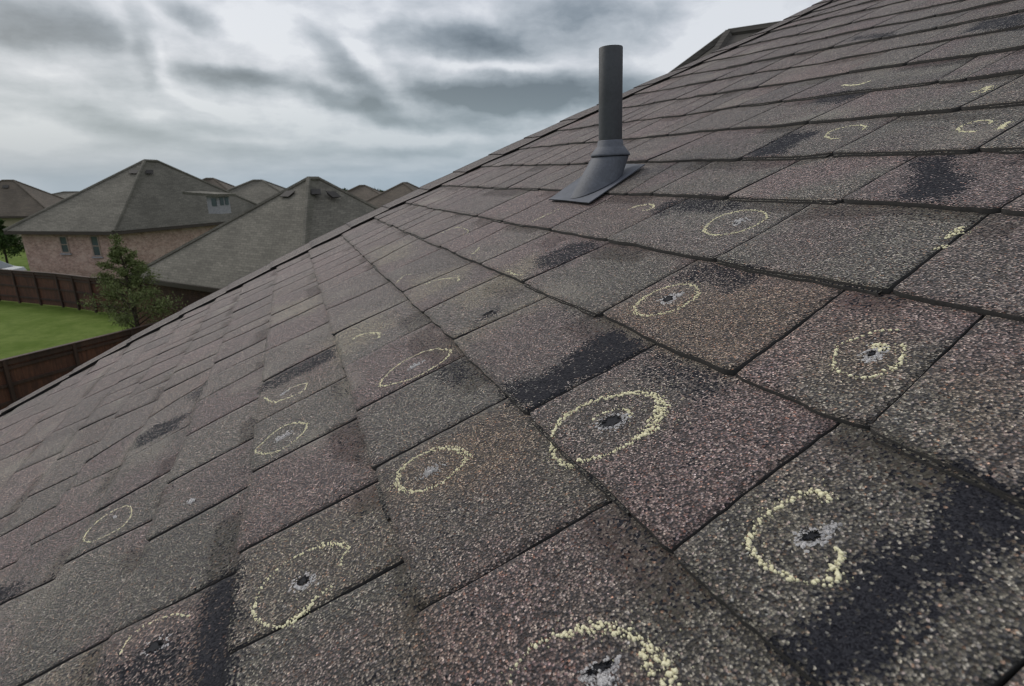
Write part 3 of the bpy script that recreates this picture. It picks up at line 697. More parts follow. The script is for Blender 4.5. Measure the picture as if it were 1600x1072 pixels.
chalk([(1505,355),(1500,361),(1488,370),(1478,376)], [6,12,14,7], name='chalk_mark', label='chalk smudge along the cut edge of a tab, near the right edge of the photo')
chalk([(1480,386),(1472,390),(1462,395)], [5,8,4], name='chalk_mark')
chalk([(687,368),(700,362),(715,357),(732,362),(728,368)], 2.4, name='chalk_mark', density=.5)
chalk([(665,447),(680,441),(697,437),(712,436),(718,434),(717,440)], [2,2,2,3,6,4], name='chalk_mark', density=.6)
chalk([(738,400),(744,396),(750,389)], 3, name='chalk_mark')
chalk([(833,349),(845,343),(858,337),(875,328)], [3,4,3,2], name='chalk_mark', density=.6)
chalk([(620,447),(633,434),(645,431)], 2.2, name='chalk_mark', density=.6)
chalk([(795,428),(806,434),(818,436)], 4, name='chalk_mark', density=.6)

def bruise(px, py, a, b, ang, pit=1.0, rim=1.0, spread=1.0, label=None):
    """hail bruise: dark pit of bare asphalt with a frayed, pale rim of fibre"""
    u0, v0 = pp(px, py); r_ = random.Random(px * 3 + py)
    ca, sa = math.cos(R(ang)), math.sin(R(ang))
    def im(t, k): x, y = a * k * math.cos(t), b * k * math.sin(t); return pp(px + x * ca - y * sa, py - x * sa - y * ca)
    rings = []; n = 40; jt = [r_.uniform(.38, 1.2) for _ in range(n)]; a *= .8; b *= .8
    mb = MB(); vs_ = []
    for j, (k, dz) in enumerate(((1.0, .0011), (.84, .0005), (.6, .0002), (.3, .00015))):
        for i in range(n):
            u, v = im(2 * math.pi * i / n, k * (1 + (jt[i] - 1) * k)); vs_.append(pw(u, v, surf(u, v) + dz))
    vs_.append(pw(u0, v0, surf(u0, v0) + .0001 + .0002))
    f = [(j * n + i, j * n + (i + 1) % n, (j + 1) * n + (i + 1) % n, (j + 1) * n + i) for j in range(3) for i in range(n)] + [(3 * n + i, 3 * n + (i + 1) % n, 4 * n) for i in range(n)]
    o = None
    if pit > 0: o = part('hail_bruise', vs_, f, M['pit'], roof)
    items = []; depth = H / (np.array([(px - CX) / F, (py - CY) / F, 1]) @ _n); rad = min(max(.0012, depth * .0022), .0030)
    cnt = int(105 * rim)
    for i in range(cnt):
        t = r_.uniform(0, 6.283)
        lowside = .55 + .45 * (-math.sin(t - .3))
        if r_.random() > lowside + .25: continue
        k = .82 + abs(r_.gauss(0, .34)) * spread; u, v = im(t, k); items.append((u, v, rad * r_.choice([.4, .7, 1.0, 1.3]), .0009))
    if pit <= 0:
        items = []
        for i in range(int(cnt * .8)):
            t = r_.uniform(0, 6.283); k = abs(r_.gauss(0, .6)); u, v = im(t, k); items.append((u, v, rad * r_.choice([.4, .6, .9, 1.25]), .0007))
        o = blob_cluster('hail_bruise', items, M['fibre'], label); return o
    ROOTS[o.name] = ROOTS[HOME.name]
    # the fibre rim belongs to the bruise: same object, second material
    mb = MB()
    for (u, v, r, lift) in items:
        nn = 6; h = surf(u, v); ph = r_.uniform(0, 6.28); st_ = r_.uniform(.8, 2.6)
        rg = [(u + r * r_.uniform(.7, 1.1) * math.cos(ph + 1.047 * j) / H, v + r * st_ * .6 * r_.uniform(.7, 1.1) * math.sin(ph + 1.047 * j) / H, h + .0001) for j in range(nn)]
        pts = [pw(*p) for p in rg] + [pw(u, v, h + lift)]; mb.add(pts, [(j, (j + 1) % nn, nn) for j in range(nn)])
    me = o.data; iv = ROOTS[HOME.name]; old_v = [tuple(v.co) for v in me.vertices]; old_f = [tuple(p.vertices) for p in me.polygons]
    nvv = [tuple(x) for x in (np.array(mb.v) @ iv[0].T + iv[1])] if mb.v else []
    me2 = bpy.data.meshes.new('hail_bruise'); me2.from_pydata(old_v + nvv, [], old_f + [tuple(i + len(old_v) for i in q) for q in mb.f]); me2.update()
    me2.materials.append(M['pit']); me2.materials.append(M['fibre'])
    for i, p in enumerate(me2.polygons): p.material_index = 0 if i < len(old_f) else 1; p.use_smooth = i < len(old_f)
    o.data = me2
    if label: o['label'] = label
    return o
bruise(957, 662, 25, 12, 20, rim=2.2, label='deepest bruise, a dark oval pit with a pale frayed lower rim')
bruise(1363, 557, 10, 7, 20, rim=1.6, spread=3.2)
bruise(1383, 551, 6, 3, 30, rim=.5, spread=1.5)
bruise(1045, 470, 13, 6, 25, rim=1.4)
bruise(1062, 463, 7, 3, 20, pit=0, rim=.6)
bruise(1151, 352, 5, 2.5, 20, rim=.5)
bruise(1157, 348, 14, 4.5, 15, pit=0, rim=1.0)
bruise(678, 738, 8, 3, 30, rim=.5)
bruise(675, 740, 26, 9, 32, pit=0, rim=2.6)
bruise(476, 911, 17, 9, 30, rim=1.6, spread=1.3)
bruise(1270, 846, 22, 12, 15, rim=1.3, spread=1.7)
bruise(1303, 832, 16, 8, 10, pit=0, rim=.8)
bruise(940, 1050, 34, 12, 25, rim=1.4)
bruise(945, 1072, 30, 14, 10, pit=0, rim=2.4)
bruise(444, 685, 17, 4, 35, pit=0, rim=1.4)
bruise(446, 684, 5, 2, 35, rim=.3)
bruise(650, 575, 24, 4, 33, pit=0, rim=1.0)
bruise(300, 785, 12, 3.5, 30, pit=0, rim=.8)
bruise(183, 811, 4, 2, 30, pit=0, rim=.3)
bruise(446, 616, 10, 2.5, 32, pit=0, rim=.5)
bruise(246, 1015, 22, 10, 35, rim=.5, spread=1.4)
bruise(764, 493, 14, 2.5, 30, rim=0)

# ------------------------------------------------------------------ vent pipe
def vent():
    u0, v0 = pp(948, 285); b0 = pw(u0, v0, 0.0)
    up = np.array([0.028, 0, 1.0]); up /= np.linalg.norm(up)
    top = aty(955, 73, float(b0[1]) - .01)
    hgt = top[2] - b0[2]
    dep = float(np.dot(b0 - CAM, FW)); rad = 17.6 / F * dep * 1.0
    xb = aty(955.5, 240, float(b0[1]) - .005); cx, cy = float(xb[0]), float(xb[1])
    base = np.array([cx, cy, b0[2]]); tilt = (top - np.array([cx, cy, 0])) ; tilt = np.array([top[0] - cx, 0, hgt]); tilt /= np.linalg.norm(tilt)
    vp_ = empty('vent_pipe'); vp_.parent = HOME; ROOTS[vp_.name] = ROOTS[HOME.name]
    vp_['label'] = 'dark grey vent pipe standing on the roof in a slate grey flashing boot'
    n = 48
    mb = MB()
    def ringp(c, r, nrm=None):
        nrm = tilt if nrm is None else nrm; a = np.cross(nrm, [0, 1., 0]); a /= np.linalg.norm(a); b = np.cross(nrm, a)
        return [c + r * (a * math.cos(2 * math.pi * i / n) + b * math.sin(2 * math.pi * i / n)) for i in range(n)]
    def lathe(mb, rings):
        b = len(mb.v); 
        for r in rings: mb.v += [tuple(p) for p in r]
        for j in range(len(rings) - 1):
            for i in range(n): mb.f.append((b + j * n + i, b + j * n + (i + 1) % n, b + (j + 1) * n + (i + 1) % n, b + (j + 1) * n + i))
    P0 = base; L = hgt
    lathe(mb, [ringp(P0 + tilt * L * .12, rad * 1.01), ringp(P0 + tilt * L * .5, rad * 1.0), ringp(P0 + tilt * (L - .002), rad * .985), ringp(P0 + tilt * L, rad * .95), ringp(P0 + tilt * L, rad * .84), ringp(P0 + tilt * (L - .06), rad * .83)])
    mb.f.append(tuple(len(mb.v) - n + i for i in range(n)))
    part('pipe', mb.v, mb.f, M['pvc'], vp_, True)
    # rubber collar
    zc = at_h = (aty(955, 243, cy)[2] - base[2])     # height of the collar's lower lip
    zt = (aty(955, 226, cy)[2] - base[2])
    mb = MB(); C = lambda h: P0 + tilt * h
    lathe(mb, [ringp(C(zt + .010), rad * 1.015), ringp(C(zt + .008), rad * 1.09), ringp(C(zt - .003), rad * 1.12), ringp(C(zt - .008), rad * 1.3), ringp(C(zc + .004), rad * 1.66), ringp(C(zc + .001), rad * 1.70), ringp(C(zc - .002), rad * 1.68), ringp(C(zc - .002), rad * 1.5)])
    part('collar', mb.v, mb.f, M['boot'], vp_, True)
    # cone of the boot: from the collar down to an oval on the roof
    mb = MB(); rings = []
    topr = ringp(C(zc - .003), rad * 1.60)
    uc, vc = pp(934, 296)
    for j in range(9):
        t = j / 8; ring = []
        for i in range(n):
            q = 2 * math.pi * i / n; a = np.asarray(topr[i])
            # foot: oval in the roof plane, reached along the same bearing
            dd = a - C(zc - .003); du, dv = dd @ D1, dd @ D2; m_ = math.hypot(du, dv)
            fu, fv = uc + du / m_ * rad * 1.75 / H, vc + dv / m_ * rad * 2.55 / H
            foot = pw(fu, fv, .0105)
            s = t ** 1.0; k = t * t * .25 + t * .75; ring.append(a * (1 - k) + foot * k)
        rings.append(ring)
    lathe(mb, rings)
    part('boot', mb.v, mb.f, M['boot'], vp_, True)
    # flashing plate lying on the shingles
    cs = [pp(858, 312, .008), pp(920, 317, .008), pp(1008, 258, .008), pp(940, 255, .008)]
    mb = MB(); m_ = 8; g = []
    for i in range(m_ + 1):
        for j in range(m_ + 1):
            s, t = i / m_, j / m_; u = (cs[0][0] * (1 - s) + cs[1][0] * s) * (1 - t) + (cs[3][0] * (1 - s) + cs[2][0] * s) * t; v = (cs[0][1] * (1 - s) + cs[1][1] * s) * (1 - t) + (cs[3][1] * (1 - s) + cs[2][1] * s) * t
            g.append(pw(u, v, .0095 + .0008 * math.sin(s * 5 + t * 3)))
    lo_ = [p - NUP * .0022 for p in g]; mb.v = [tuple(p) for p in g + lo_]; W = m_ + 1
    for i in range(m_):
        for j in range(m_): mb.f.append((i * W + j, (i + 1) * W + j, (i + 1) * W + j + 1, i * W + j + 1))
    nn = W * W; ed = [(0, j) for j in range(W)] + [(i, m_) for i in range(1, W)] + [(m_, j) for j in range(m_ - 1, -1, -1)] + [(i, 0) for i in range(m_ - 1, 0, -1)]
    ids = [i * W + j for i, j in ed]
    for x in range(len(ids)): y = (x + 1) % len(ids); mb.f.append((ids[x], ids[y], ids[y] + nn, ids[x] + nn))
    part('flashing_plate', mb.v, mb.f, M['boot'], vp_)
    return vp_
vent()

# ------------------------------------------------------------------ the rest of our own house (mostly out of view)
def brick_mat(name, c1, c2, mortar, scale=1.0, blotch=None):
    m, T, b = new_mat(name); tc = T.N('ShaderNodeTexCoord').outputs['Object']
    geo = T.N('ShaderNodeNewGeometry'); sp = T.N('ShaderNodeSeparateXYZ'); T.l.new(tc, sp.inputs[0])
    cb = T.N('ShaderNodeCombineXYZ'); T.set(cb.inputs[0], T.math('ADD', sp.outputs[0], sp.outputs[1])); T.set(cb.inputs[1], sp.outputs[2])
    br = T.N('ShaderNodeTexBrick'); T.l.new(cb.outputs[0], br.inputs['Vector'])
    br.inputs['Scale'].default_value = 1.0; br.inputs['Brick Width'].default_value = .21; br.inputs['Row Height'].default_value = .075; br.inputs['Mortar Size'].default_value = .008
    br.inputs['Color1'].default_value = c1; br.inputs['Color2'].default_value = c2; br.inputs['Mortar'].default_value = mortar
    n = T.noise(tc, 1.7, 5, .65); n2 = T.noise(cb.outputs[0], 6, 3, .6)
    col = T.vm('SCALE', br.outputs[0], sc=T.mr(n2, .3, .7, .8, 1.2)).outputs[0]
    col = T.mix(T.mr(n, .45, .68, 0, .6), col, blotch or c2)
    T.l.new(col, b.inputs['Base Color']); b.inputs['Roughness'].default_value = .9; bump(T, b, br.outputs[1], -.4, .01); return m
M['brick'] = brick_mat('tan_pink_brick', srgb(178, 146, 132), srgb(144, 112, 100), srgb(182, 168, 158), blotch=srgb(196, 172, 158))
M['brick_dark'] = brick_mat('dark_brown_brick', srgb(82, 58, 44), srgb(64, 46, 36), srgb(90, 74, 62))
def far_roof_mat(name, col, col2):
    m, T, b = new_mat(name); tc = T.N('ShaderNodeTexCoord').outputs['Object']
    sp = T.N('ShaderNodeSeparateXYZ'); T.l.new(tc, sp.inputs[0])
    cb = T.N('ShaderNodeCombineXYZ'); T.set(cb.inputs[0], T.math('ADD', sp.outputs[0], T.math('MULTIPLY', sp.outputs[1], .83))); T.set(cb.inputs[1], T.math('MULTIPLY', sp.outputs[2], 2.0))
    br = T.N('ShaderNodeTexBrick'); T.l.new(cb.outputs[0], br.inputs['Vector']); br.inputs['Scale'].default_value = 1.0
    br.inputs['Brick Width'].default_value = .33; br.inputs['Row Height'].default_value = .15; br.inputs['Mortar Size'].default_value = .012
    br.inputs['Color1'].default_value = col; br.inputs['Color2'].default_value = col2; br.inputs['Mortar'].default_value = tuple(c * .6 for c in col[:3]) + (1,)
    n = T.noise(tc, .7, 5, .6); n2 = T.noise(cb.outputs[0], 9, 3, .6)
    c = T.vm('SCALE', br.outputs[0], sc=T.math('MULTIPLY', T.mr(n, .3, .7, .86, 1.12), T.mr(n2, .3, .7, .85, 1.15))).outputs[0]
    T.l.new(c, b.inputs['Base Color']); b.inputs['Roughness'].default_value = .9; b.inputs['Specular IOR Level'].default_value = .2; bump(T, b, n2, .5, .02); return m
M['roof_far'] = far_roof_mat('grey_brown_shingles_far', srgb(108, 104, 95), srgb(92, 89, 81))
M['roof_far_warm'] = far_roof_mat('warm_brown_shingles_far', srgb(102, 93, 83), srgb(90, 83, 75))
M['roof_dark'] = far_roof_mat('dark_shingles_far', srgb(84, 80, 75), srgb(72, 69, 65))
M['trim_brown'] = plain('brown_trim', srgb(62, 52, 46), .6)
M['trim_white'] = plain('white_trim', srgb(146, 144, 148), .8, .2)
M['vent_dark'] = plain('dark_vent_hood', srgb(46, 42, 39), .8)
M['trim_tan'] = plain('tan_window_trim', srgb(150, 132, 120), .7, .06)
M['stucco'] = plain('beige_stucco', srgb(150, 140, 120), .9)
def glass_mat():
    m, T, b = new_mat('window_glass'); tc = T.N('ShaderNodeTexCoord').outputs['Object']
    n = T.noise(tc, 1.3, 3, .5); T.l.new(T.mix(n, srgb(50, 60, 64), srgb(92, 102, 106)), b.inputs['Base Color']); b.inputs['Roughness'].default_value = .12; return m
M['glass'] = glass_mat()

def own_house():
    cs = lambda u, v, h=0.0: pw(u, v, h)
    zb = 0.0
    # other slope: mirror of the front slope about the ridge
    ridge_a, ridge_b = cs(UMIN, VT_), cs(float(rake(7)) + .3, VT_)
    up2 = D2 * np.array([1, 1, 0]); hz = up2 / np.linalg.norm(up2); L = np.linalg.norm((cs(0, VT_) - cs(0, VE_)) * np.array([1, 1, 0])); dz = float((cs(0, VT_) - cs(0, VE_))[2])
    ea, eb = ridge_a + hz * L - np.array([0, 0, dz]), ridge_b + hz * L - np.array([0, 0, dz])
    th = np.array([0, 0, -.03])
    part('rear_roof', [ridge_a, ridge_b, eb, ea, ridge_a + th, ridge_b + th, eb + th, ea + th], [(0, 1, 2, 3), (7, 6, 5, 4), (0, 3, 7, 4), (1, 5, 6, 2), (2, 6, 7, 3)], M['roof_far_warm'], HOME)
    mb = MB(); rc = ridge_a + NUP * .02; mb.tube([rc, ridge_b + NUP * .02], [.06, .06], 8); part('ridge_cap', mb.v, mb.f, M['roof_far_warm'], HOME)
    # walls
    i_ = .35 / H
    fe_a, fe_b = cs(UMIN + i_, VE_ + 1.2, -.05), cs(float(rake(-3)) - .8, VE_ + 1.2, -.05)
    rg_a, rg_b = cs(UMIN + i_, VT_, -.12), cs(float(rake(-3)) - .8, VT_, -.12)
    re_a, re_b = fe_a + hz * (2 * L - .8), fe_b + hz * (2 * L - .8)
    g = lambda p: np.array([p[0], p[1], 0.0])
    re_a[2] = fe_a[2]; re_b[2] = fe_b[2]
    V_ = [g(fe_a), g(fe_b), g(re_b), g(re_a), fe_a, fe_b, re_b, re_a, rg_a, rg_b]
    part('wall', V_, [(0, 1, 5, 4), (1, 2, 6, 9, 5), (2, 3, 7, 6), (3, 0, 4, 8, 7)], M['brick'], HOME)
    # barge board under the rake caps, gutter board at the eave
    vs_ = np.linspace(VE_, VT_, 30); A_ = pw(outer(vs_) - .035, vs_, -.004 + 0 * vs_); B_ = A_ - np.array([0, 0, .16]); A2 = pw(outer(vs_) - .10, vs_, -.004 + 0 * vs_); B2 = A2 - np.array([0, 0, .16])
    n = 30; mb = MB(); mb.v = [tuple(p) for p in np.r_[A_, B_, A2, B2]]
    for i in range(n - 1): mb.f += [(i, i + 1, n + i + 1, n + i), (2 * n + i, 3 * n + i, 3 * n + i + 1, 2 * n + i + 1), (n + i, n + i + 1, 3 * n + i + 1, 3 * n + i)]
    part('barge_board', mb.v, mb.f, M['fascia'], HOME)
    mb = MB(); e0 = cs(UMIN, VE_, -.03); mb.box(e0 - np.array([0, 0, .15]), cs(float(rake(-3.9)), VE_, -.03) - e0, -hz * .02, np.array([0, 0, .15])); part('eave_board', mb.v, mb.f, M['fascia'], HOME)
own_house()

# ------------------------------------------------------------------ setting: ground
def ground():
    m, T, b = new_mat('lawn'); tc = T.N('ShaderNodeTexCoord').outputs['Object']
    n = T.noise(tc, .5, 5, .65); n2 = T.noise(tc, 2.6, 5, .7); n3 = T.noise(tc, 45, 3, .7)
    c = T.mix(T.mr(n, .35, .65), srgb(84, 102, 42), srgb(104, 118, 60)); c = T.mix(T.mr(n2, .35, .7, 0, .5), c, srgb(68, 88, 34))
    c = T.vm('SCALE', c, sc=T.mr(n3, .3, .7, .8, 1.2)).outputs[0]
    T.l.new(c, b.inputs['Base Color']); b.inputs['Roughness'].default_value = .95; b.inputs['Specular IOR Level'].default_value = .05; bump(T, b, n3, .8, .03)
    xs = np.array([-4000, -2000, -900, -450, -250, -160, -80, -40, 0, 40, 80, 160, 250, 450, 900, 2000, 4000.]); ys = xs.copy()
    mb = MB()
    for y in ys:
        for x in xs:
            d = math.hypot(x, y); z = 0 if d <= 185 else -(d - 185) * .055
            mb.v.append((x, y, z + (.0 if d < 100 else 0)))
    k = len(xs)
    for i in range(k - 1):
        for j in range(k - 1): mb.f.append((i * k + j, i * k + j + 1, (i + 1) * k + j + 1, (i + 1) * k + j))
    o = mesh_obj('lawn', mb.v, mb.f, m, smooth=True); tag(o, 'mown green lawn behind the houses', 'lawn', kind='structure')
ground()

# ------------------------------------------------------------------ neighbouring houses
def hip_house(name, label, A, B, C, D, R1, R2, ze, rmat, wmat, group=None, wins=(), inset=.45, vents=()):
    """corners A..D of the eaves (plan), ridge ends R1, R2 (3-D), eave height"""
    A, B, C, D = (np.array([p[0], p[1], ze], float) for p in (A, B, C, D)); R1 = np.asarray(R1, float); R2 = np.asarray(R2, float)
    cen = (A + B + C + D) / 4
    ab = (B - A); rz = math.atan2(ab[1], ab[0])
    h = root(name, (cen[0], cen[1], 0), rz, label, 'house', group)
    dn = np.array([0, 0, -.16]); V_ = [A, B, C, D, R1, R2] + [p + dn for p in (A, B, C, D)]
    ccw = (B - A)[0] * (C - B)[1] - (B - A)[1] * (C - B)[0] > 0
    f = [(0, 1, 5, 4) if np.linalg.norm(R1 - A) + np.linalg.norm(R2 - B) <= np.linalg.norm(R2 - A) + np.linalg.norm(R1 - B) else (0, 1, 4, 5)]
    d1 = np.linalg.norm(R1 - A); near = lambda p: 4 if np.linalg.norm((R1 - p)[:2]) < np.linalg.norm((R2 - p)[:2]) else 5
    idx = [0, 1, 2, 3]; pts = [A, B, C, D]; nr = [near(p) for p in pts]
    f = []
    for i in range(4):
        j = (i + 1) % 4
        f.append((i, j, nr[j], nr[i]) if nr[i] != nr[j] else (i, j, nr[i]))
    o = part('roof', V_, f + [(9, 8, 7, 6)], rmat, h)
    # ridge and hip caps in the same shingles
    mb = MB()
    for p, q in [(pts[i], (R1, R2)[nr[i] - 4]) for i in range(4)] + [(R1, R2)]:
        if np.linalg.norm(p - q) > .2: mb.tube([p + (q - p) * .0, q], [.10, .10], 6)
    part('hip_cap', mb.v, mb.f, rmat, o, base=h)
    mb = MB(); out = [p + (p - cen) / np.linalg.norm((p - cen)[:2]) * .03 for p in pts]
    for i in range(4):
        a, b = out[i], out[(i + 1) % 4]; inn = (cen - (a + b) / 2) * np.array([1, 1, 0]); inn /= np.linalg.norm(inn)
        mb.box(a + np.array([0, 0, -.19]), b - a, inn * .028, np.array([0, 0, .17]))
    part('fascia', mb.v, mb.f, M['trim_brown'], h)
    ins = []
    for i in range(4):
        p = pts[i]; e1 = pts[(i + 1) % 4] - p; e2 = pts[i - 1] - p; e1 /= np.linalg.norm(e1); e2 /= np.linalg.norm(e2); ins.append(p + (e1 + e2) * inset)
    Wv = [np.array([p[0], p[1], 0.0]) for p in ins] + [np.array([p[0], p[1], ze - .16]) for p in ins]
    w = part('wall', Wv, [(0, 1, 5, 4), (1, 2, 6, 5), (2, 3, 7, 6), (3, 0, 4, 7)], wmat, h)
    for (side, t0, wd, z0, z1) in wins:
        a, b = ins[side], ins[(side + 1) % 4]; d = (b - a) * np.array([1, 1, 0]); Lw = np.linalg.norm(d); d /= Lw
        o_ = np.array([d[1], -d[0], 0]); 
        if o_ @ ((a + b) / 2 - cen) < 0: o_ = -o_
        s = np.array([a[0], a[1], 0]) + d * (t0 * Lw)
        mb = MB(); fw = .07
        for (x0, x1, y0, y1) in ((0, wd, z0, z0 + fw), (0, wd, z1 - fw, z1), (0, fw, z0 + fw, z1 - fw), (wd - fw, wd, z0 + fw, z1 - fw), (fw, wd - fw, (z0 + z1) / 2 - .025, (z0 + z1) / 2 + .025)):
            mb.box(s + d * x0 + np.array([0, 0, y0]) - o_ * .02, d * (x1 - x0), o_ * .06, np.array([0, 0, y1 - y0]))
        fr = part('window', mb.v, mb.f, M['trim_tan'], h)
        mb = MB(); mb.box(s + d * .03 + np.array([0, 0, z0 + .03]) - o_ * .01, d * (wd - .06), o_ * .022, np.array([0, 0, z1 - z0 - .06])); part('pane', mb.v, mb.f, M['glass'], fr, base=h)
        mb = MB(); mb.box(s - d * .06 + np.array([0, 0, z0 - .09]), d * (wd + .12), o_ * .10, np.array([0, 0, .085])); part('sill', mb.v, mb.f, M['trim_white'], fr, base=h)
    for (i, sft, dn_) in vents:                       # turtle vents below the ridge on face i
        a, b = pts[i], pts[(i + 1) % 4]; top = (R1, R2)[nr[i] - 4] if nr[i] == nr[(i + 1) % 4] else (R1 + R2) / 2
        m = a * (1 - sft) + b * sft; c = top + (m - top) * dn_; e = (b - a) / np.linalg.norm(b - a); dsl = (m - top) / np.linalg.norm(m - top); nm = np.cross(e, dsl); nm = nm if nm[2] > 0 else -nm
        mb = MB(); mb.box(c - e * .2 - nm * .02, e * .4, dsl * .3, nm * .08); mb.box(c - e * .27 - dsl * .04 + nm * .061, e * .54, dsl * .4, nm * .03)
        part('roof_vent', mb.v, mb.f, M['vent_dark'], o, base=h)
    return h

Z1 = 3.6
A1 = at(6, 361, Z1); B1 = at(177, 362, Z1); C1 = at(442, 338, Z1); D1_ = A1 + (C1 - B1)
r1 = aty(226, 251, float((A1[1] + C1[1]) / 2 - .6)); r2 = aty(245, 251, float((A1[1] + C1[1]) / 2 + .6)); r2[2] = r1[2]
bh = hip_house('brick_house', 'single storey tan brick house with two narrow windows, left of the young tree', A1, B1, C1, D1_, r1, r2, Z1, M['roof_far'], M['brick'],
   wins=[(0, .40, .52, 2.3, 3.3), (0, .735, .52, 2.12, 3.34)], vents=[(0, .75, .17), (1, .12, .16)])
# dormer on the right-hand slope
def dormer(h):
    c = aty(352, 327, 34.4); bx = np.array([.33, .94, 0]); bx /= np.linalg.norm(bx); ox = np.array([bx[1], -bx[0], 0])
    # stands out of the slope towards the right, low flat-pitched roof
    w = .85; d = .9; hh = .85
    c = c + np.array([0, 0, 0])
    dm = empty('dormer'); dm.parent = h; ROOTS[dm.name] = ROOTS[h.name]
    o0 = c - bx * w / 2 - ox * d
    mb = MB(); mb.box(o0 + np.array([0, 0, -.25]), bx * w, ox * d, np.array([0, 0, hh + .25])); part('dormer_wall', mb.v, mb.f, M['trim_white'], dm)
    mb = MB(); q = o0 - bx * .3 - ox * 1.5 + np.array([0, 0, hh + .02]); mb.box(q, bx * (w + .6), ox * (d + 1.75) - np.array([0, 0, .12]), np.array([0, 0, .16])); part('dormer_roof', mb.v, mb.f, M['roof_far'], dm)
    mb = MB()
    for t in (.12, .56): mb.box(o0 + bx * (w * t) + ox * (d + .003) + np.array([0, 0, .25]), bx * (w * .3), ox * .03, np.array([0, 0, hh - .4]))
    mb.box(o0 - bx * .03 + ox * (d * .42) + np.array([0, 0, .2]), bx * .03, ox * (d * .4), np.array([0, 0, hh - .4]))
    part('dormer_window', mb.v, mb.f, M['glass'], dm)
dormer(bh)

Z2 = 2.6
A2 = at(203, 432, Z2); q2 = at(345, 451, Z2); e = (q2 - A2)[:2]; e /= np.linalg.norm(e); pe_ = np.array([-e[1], e[0]]); pe_ = pe_ if pe_[1] > 0 else -pe_
w2 = 9.8; dp2 = 11.2
B2 = A2[:2] + e * w2; C2 = B2 + pe_ * dp2; D2_ = A2[:2] + pe_ * dp2
k2 = A2[:2] + (e + pe_) * 4.9
r1 = aty(482, 279, float(k2[1])); r2 = aty(497, 280, float(k2[1]) + 1.2); r2[2] = r1[2]
hip_house('brown_house', 'low house with a broad grey hip roof, between the young tree and the foreground roof', A2, B2, C2, D2_, r1, r2, Z2, M['roof_far'], M['brick_dark'],
   vents=[(0, .35, .15), (1, .12, .13), (1, .6, .16)], wins=[(0, .45, .9, .9, 2.0)])

def far_house(name, label, pk, pk2, Y, half, rise_px, zlow, mat, wall, group=None, rot=0.0):
    """small hip roof on the skyline: peak pixels, distance, half width"""
    p = aty(*pk, Y); p2 = aty(*pk2, Y + .4); p2[2] = p[2]
    c = (p + p2) / 2; ca, sa = math.cos(rot), math.sin(rot); ex = np.array([ca, sa]); ey = np.array([-sa, ca])
    hw, hd = half; cs_ = [c[:2] - ex * hw - ey * hd, c[:2] + ex * hw - ey * hd, c[:2] + ex * hw + ey * hd, c[:2] - ex * hw + ey * hd]
    return hip_house(name, label, *cs_, p, p2, zlow, mat, wall, group)
g_ = 'hip roofed houses on the skyline'
# far left house, seen above the car: eave at pixel row 338
A3 = at(-120, 340, 2.9); B3 = at(62, 337, 2.9); sp_ = B3 - A3; e3 = sp_[:2] / np.linalg.norm(sp_[:2]); p3 = np.array([-e3[1], e3[0]]); D3 = A3[:2] + p3 * 13; C3 = B3[:2] + p3 * 13
B3 = A3[:2] + e3 * 10.5; C3 = B3 + p3 * 10
pk = aty(4, 282, float(A3[1]) + 5); pk2 = aty(21, 282, float(A3[1]) + 5.3); pk2[2] = pk[2]
B3 = at(84, 337, 2.9)[:2]; C3 = B3 + p3 * 10.4; D3 = A3[:2] + p3 * 10.4
hip_house('beige_house', 'brown hip roofed house with a beige wall, cut off by the left edge', A3, B3, C3, D3, pk, pk2, 2.9, M['roof_far_warm'], M['stucco'], vents=[(0, .55, .16)])
far_house('distant_house', 'sliver of a low roof just left of the tan brick house', (100, 300), (125, 300), 74, (7.5, 5), 0, 3.0, M['roof_far'], M['brick'], g_)
far_house('distant_house', 'peaked roof right behind the dormer of the tan brick house', (322, 279), (333, 279), 62, (7.0, 6), 0, 2.8, M['roof_far_warm'], M['brick'], g_, .1)
far_house('distant_house', 'dark peaked roof left of the broad grey hip roof', (396, 282), (409, 282), 52, (7.6, 7.5), 0, 2.8, M['roof_far'], M['brick'], g_, .15)
far_house('distant_house', 'smallest peak on the skyline, right of the broad grey hip roof', (562, 290), (570, 290), 70, (6.4, 6), 0, 2.6, M['roof_far_warm'], M['brick_dark'], g_, .1)
far_house('distant_house', 'brownish peaked roof cut off by the sloping edge of the foreground roof', (630, 286), (636, 286), 50, (6.2, 6), 0, 2.6, M['roof_far_warm'], M['brick_dark'], g_, -.1)
# taller house whose roof shows above the rake at the upper right
r1 = aty(1138, 54, 11.5); r2 = aty(1262, 36, 10.7)
e1 = D1[:2] / np.linalg.norm(D1[:2]); e2 = np.array([e1[1], -e1[0]])
D5 = at(665, 404, 5.0)[:2]; A5 = D5 - e1 * 5.4; B5 = A5 + e2 * 13; C5 = D5 + e2 * 13
hip_house('tall_house', 'taller house whose dark shingled ridge rises behind the foreground roof, right of the vent pipe', A5, B5, C5, D5, r1, r2, 5.0, M['roof_dark'], M['brick'])

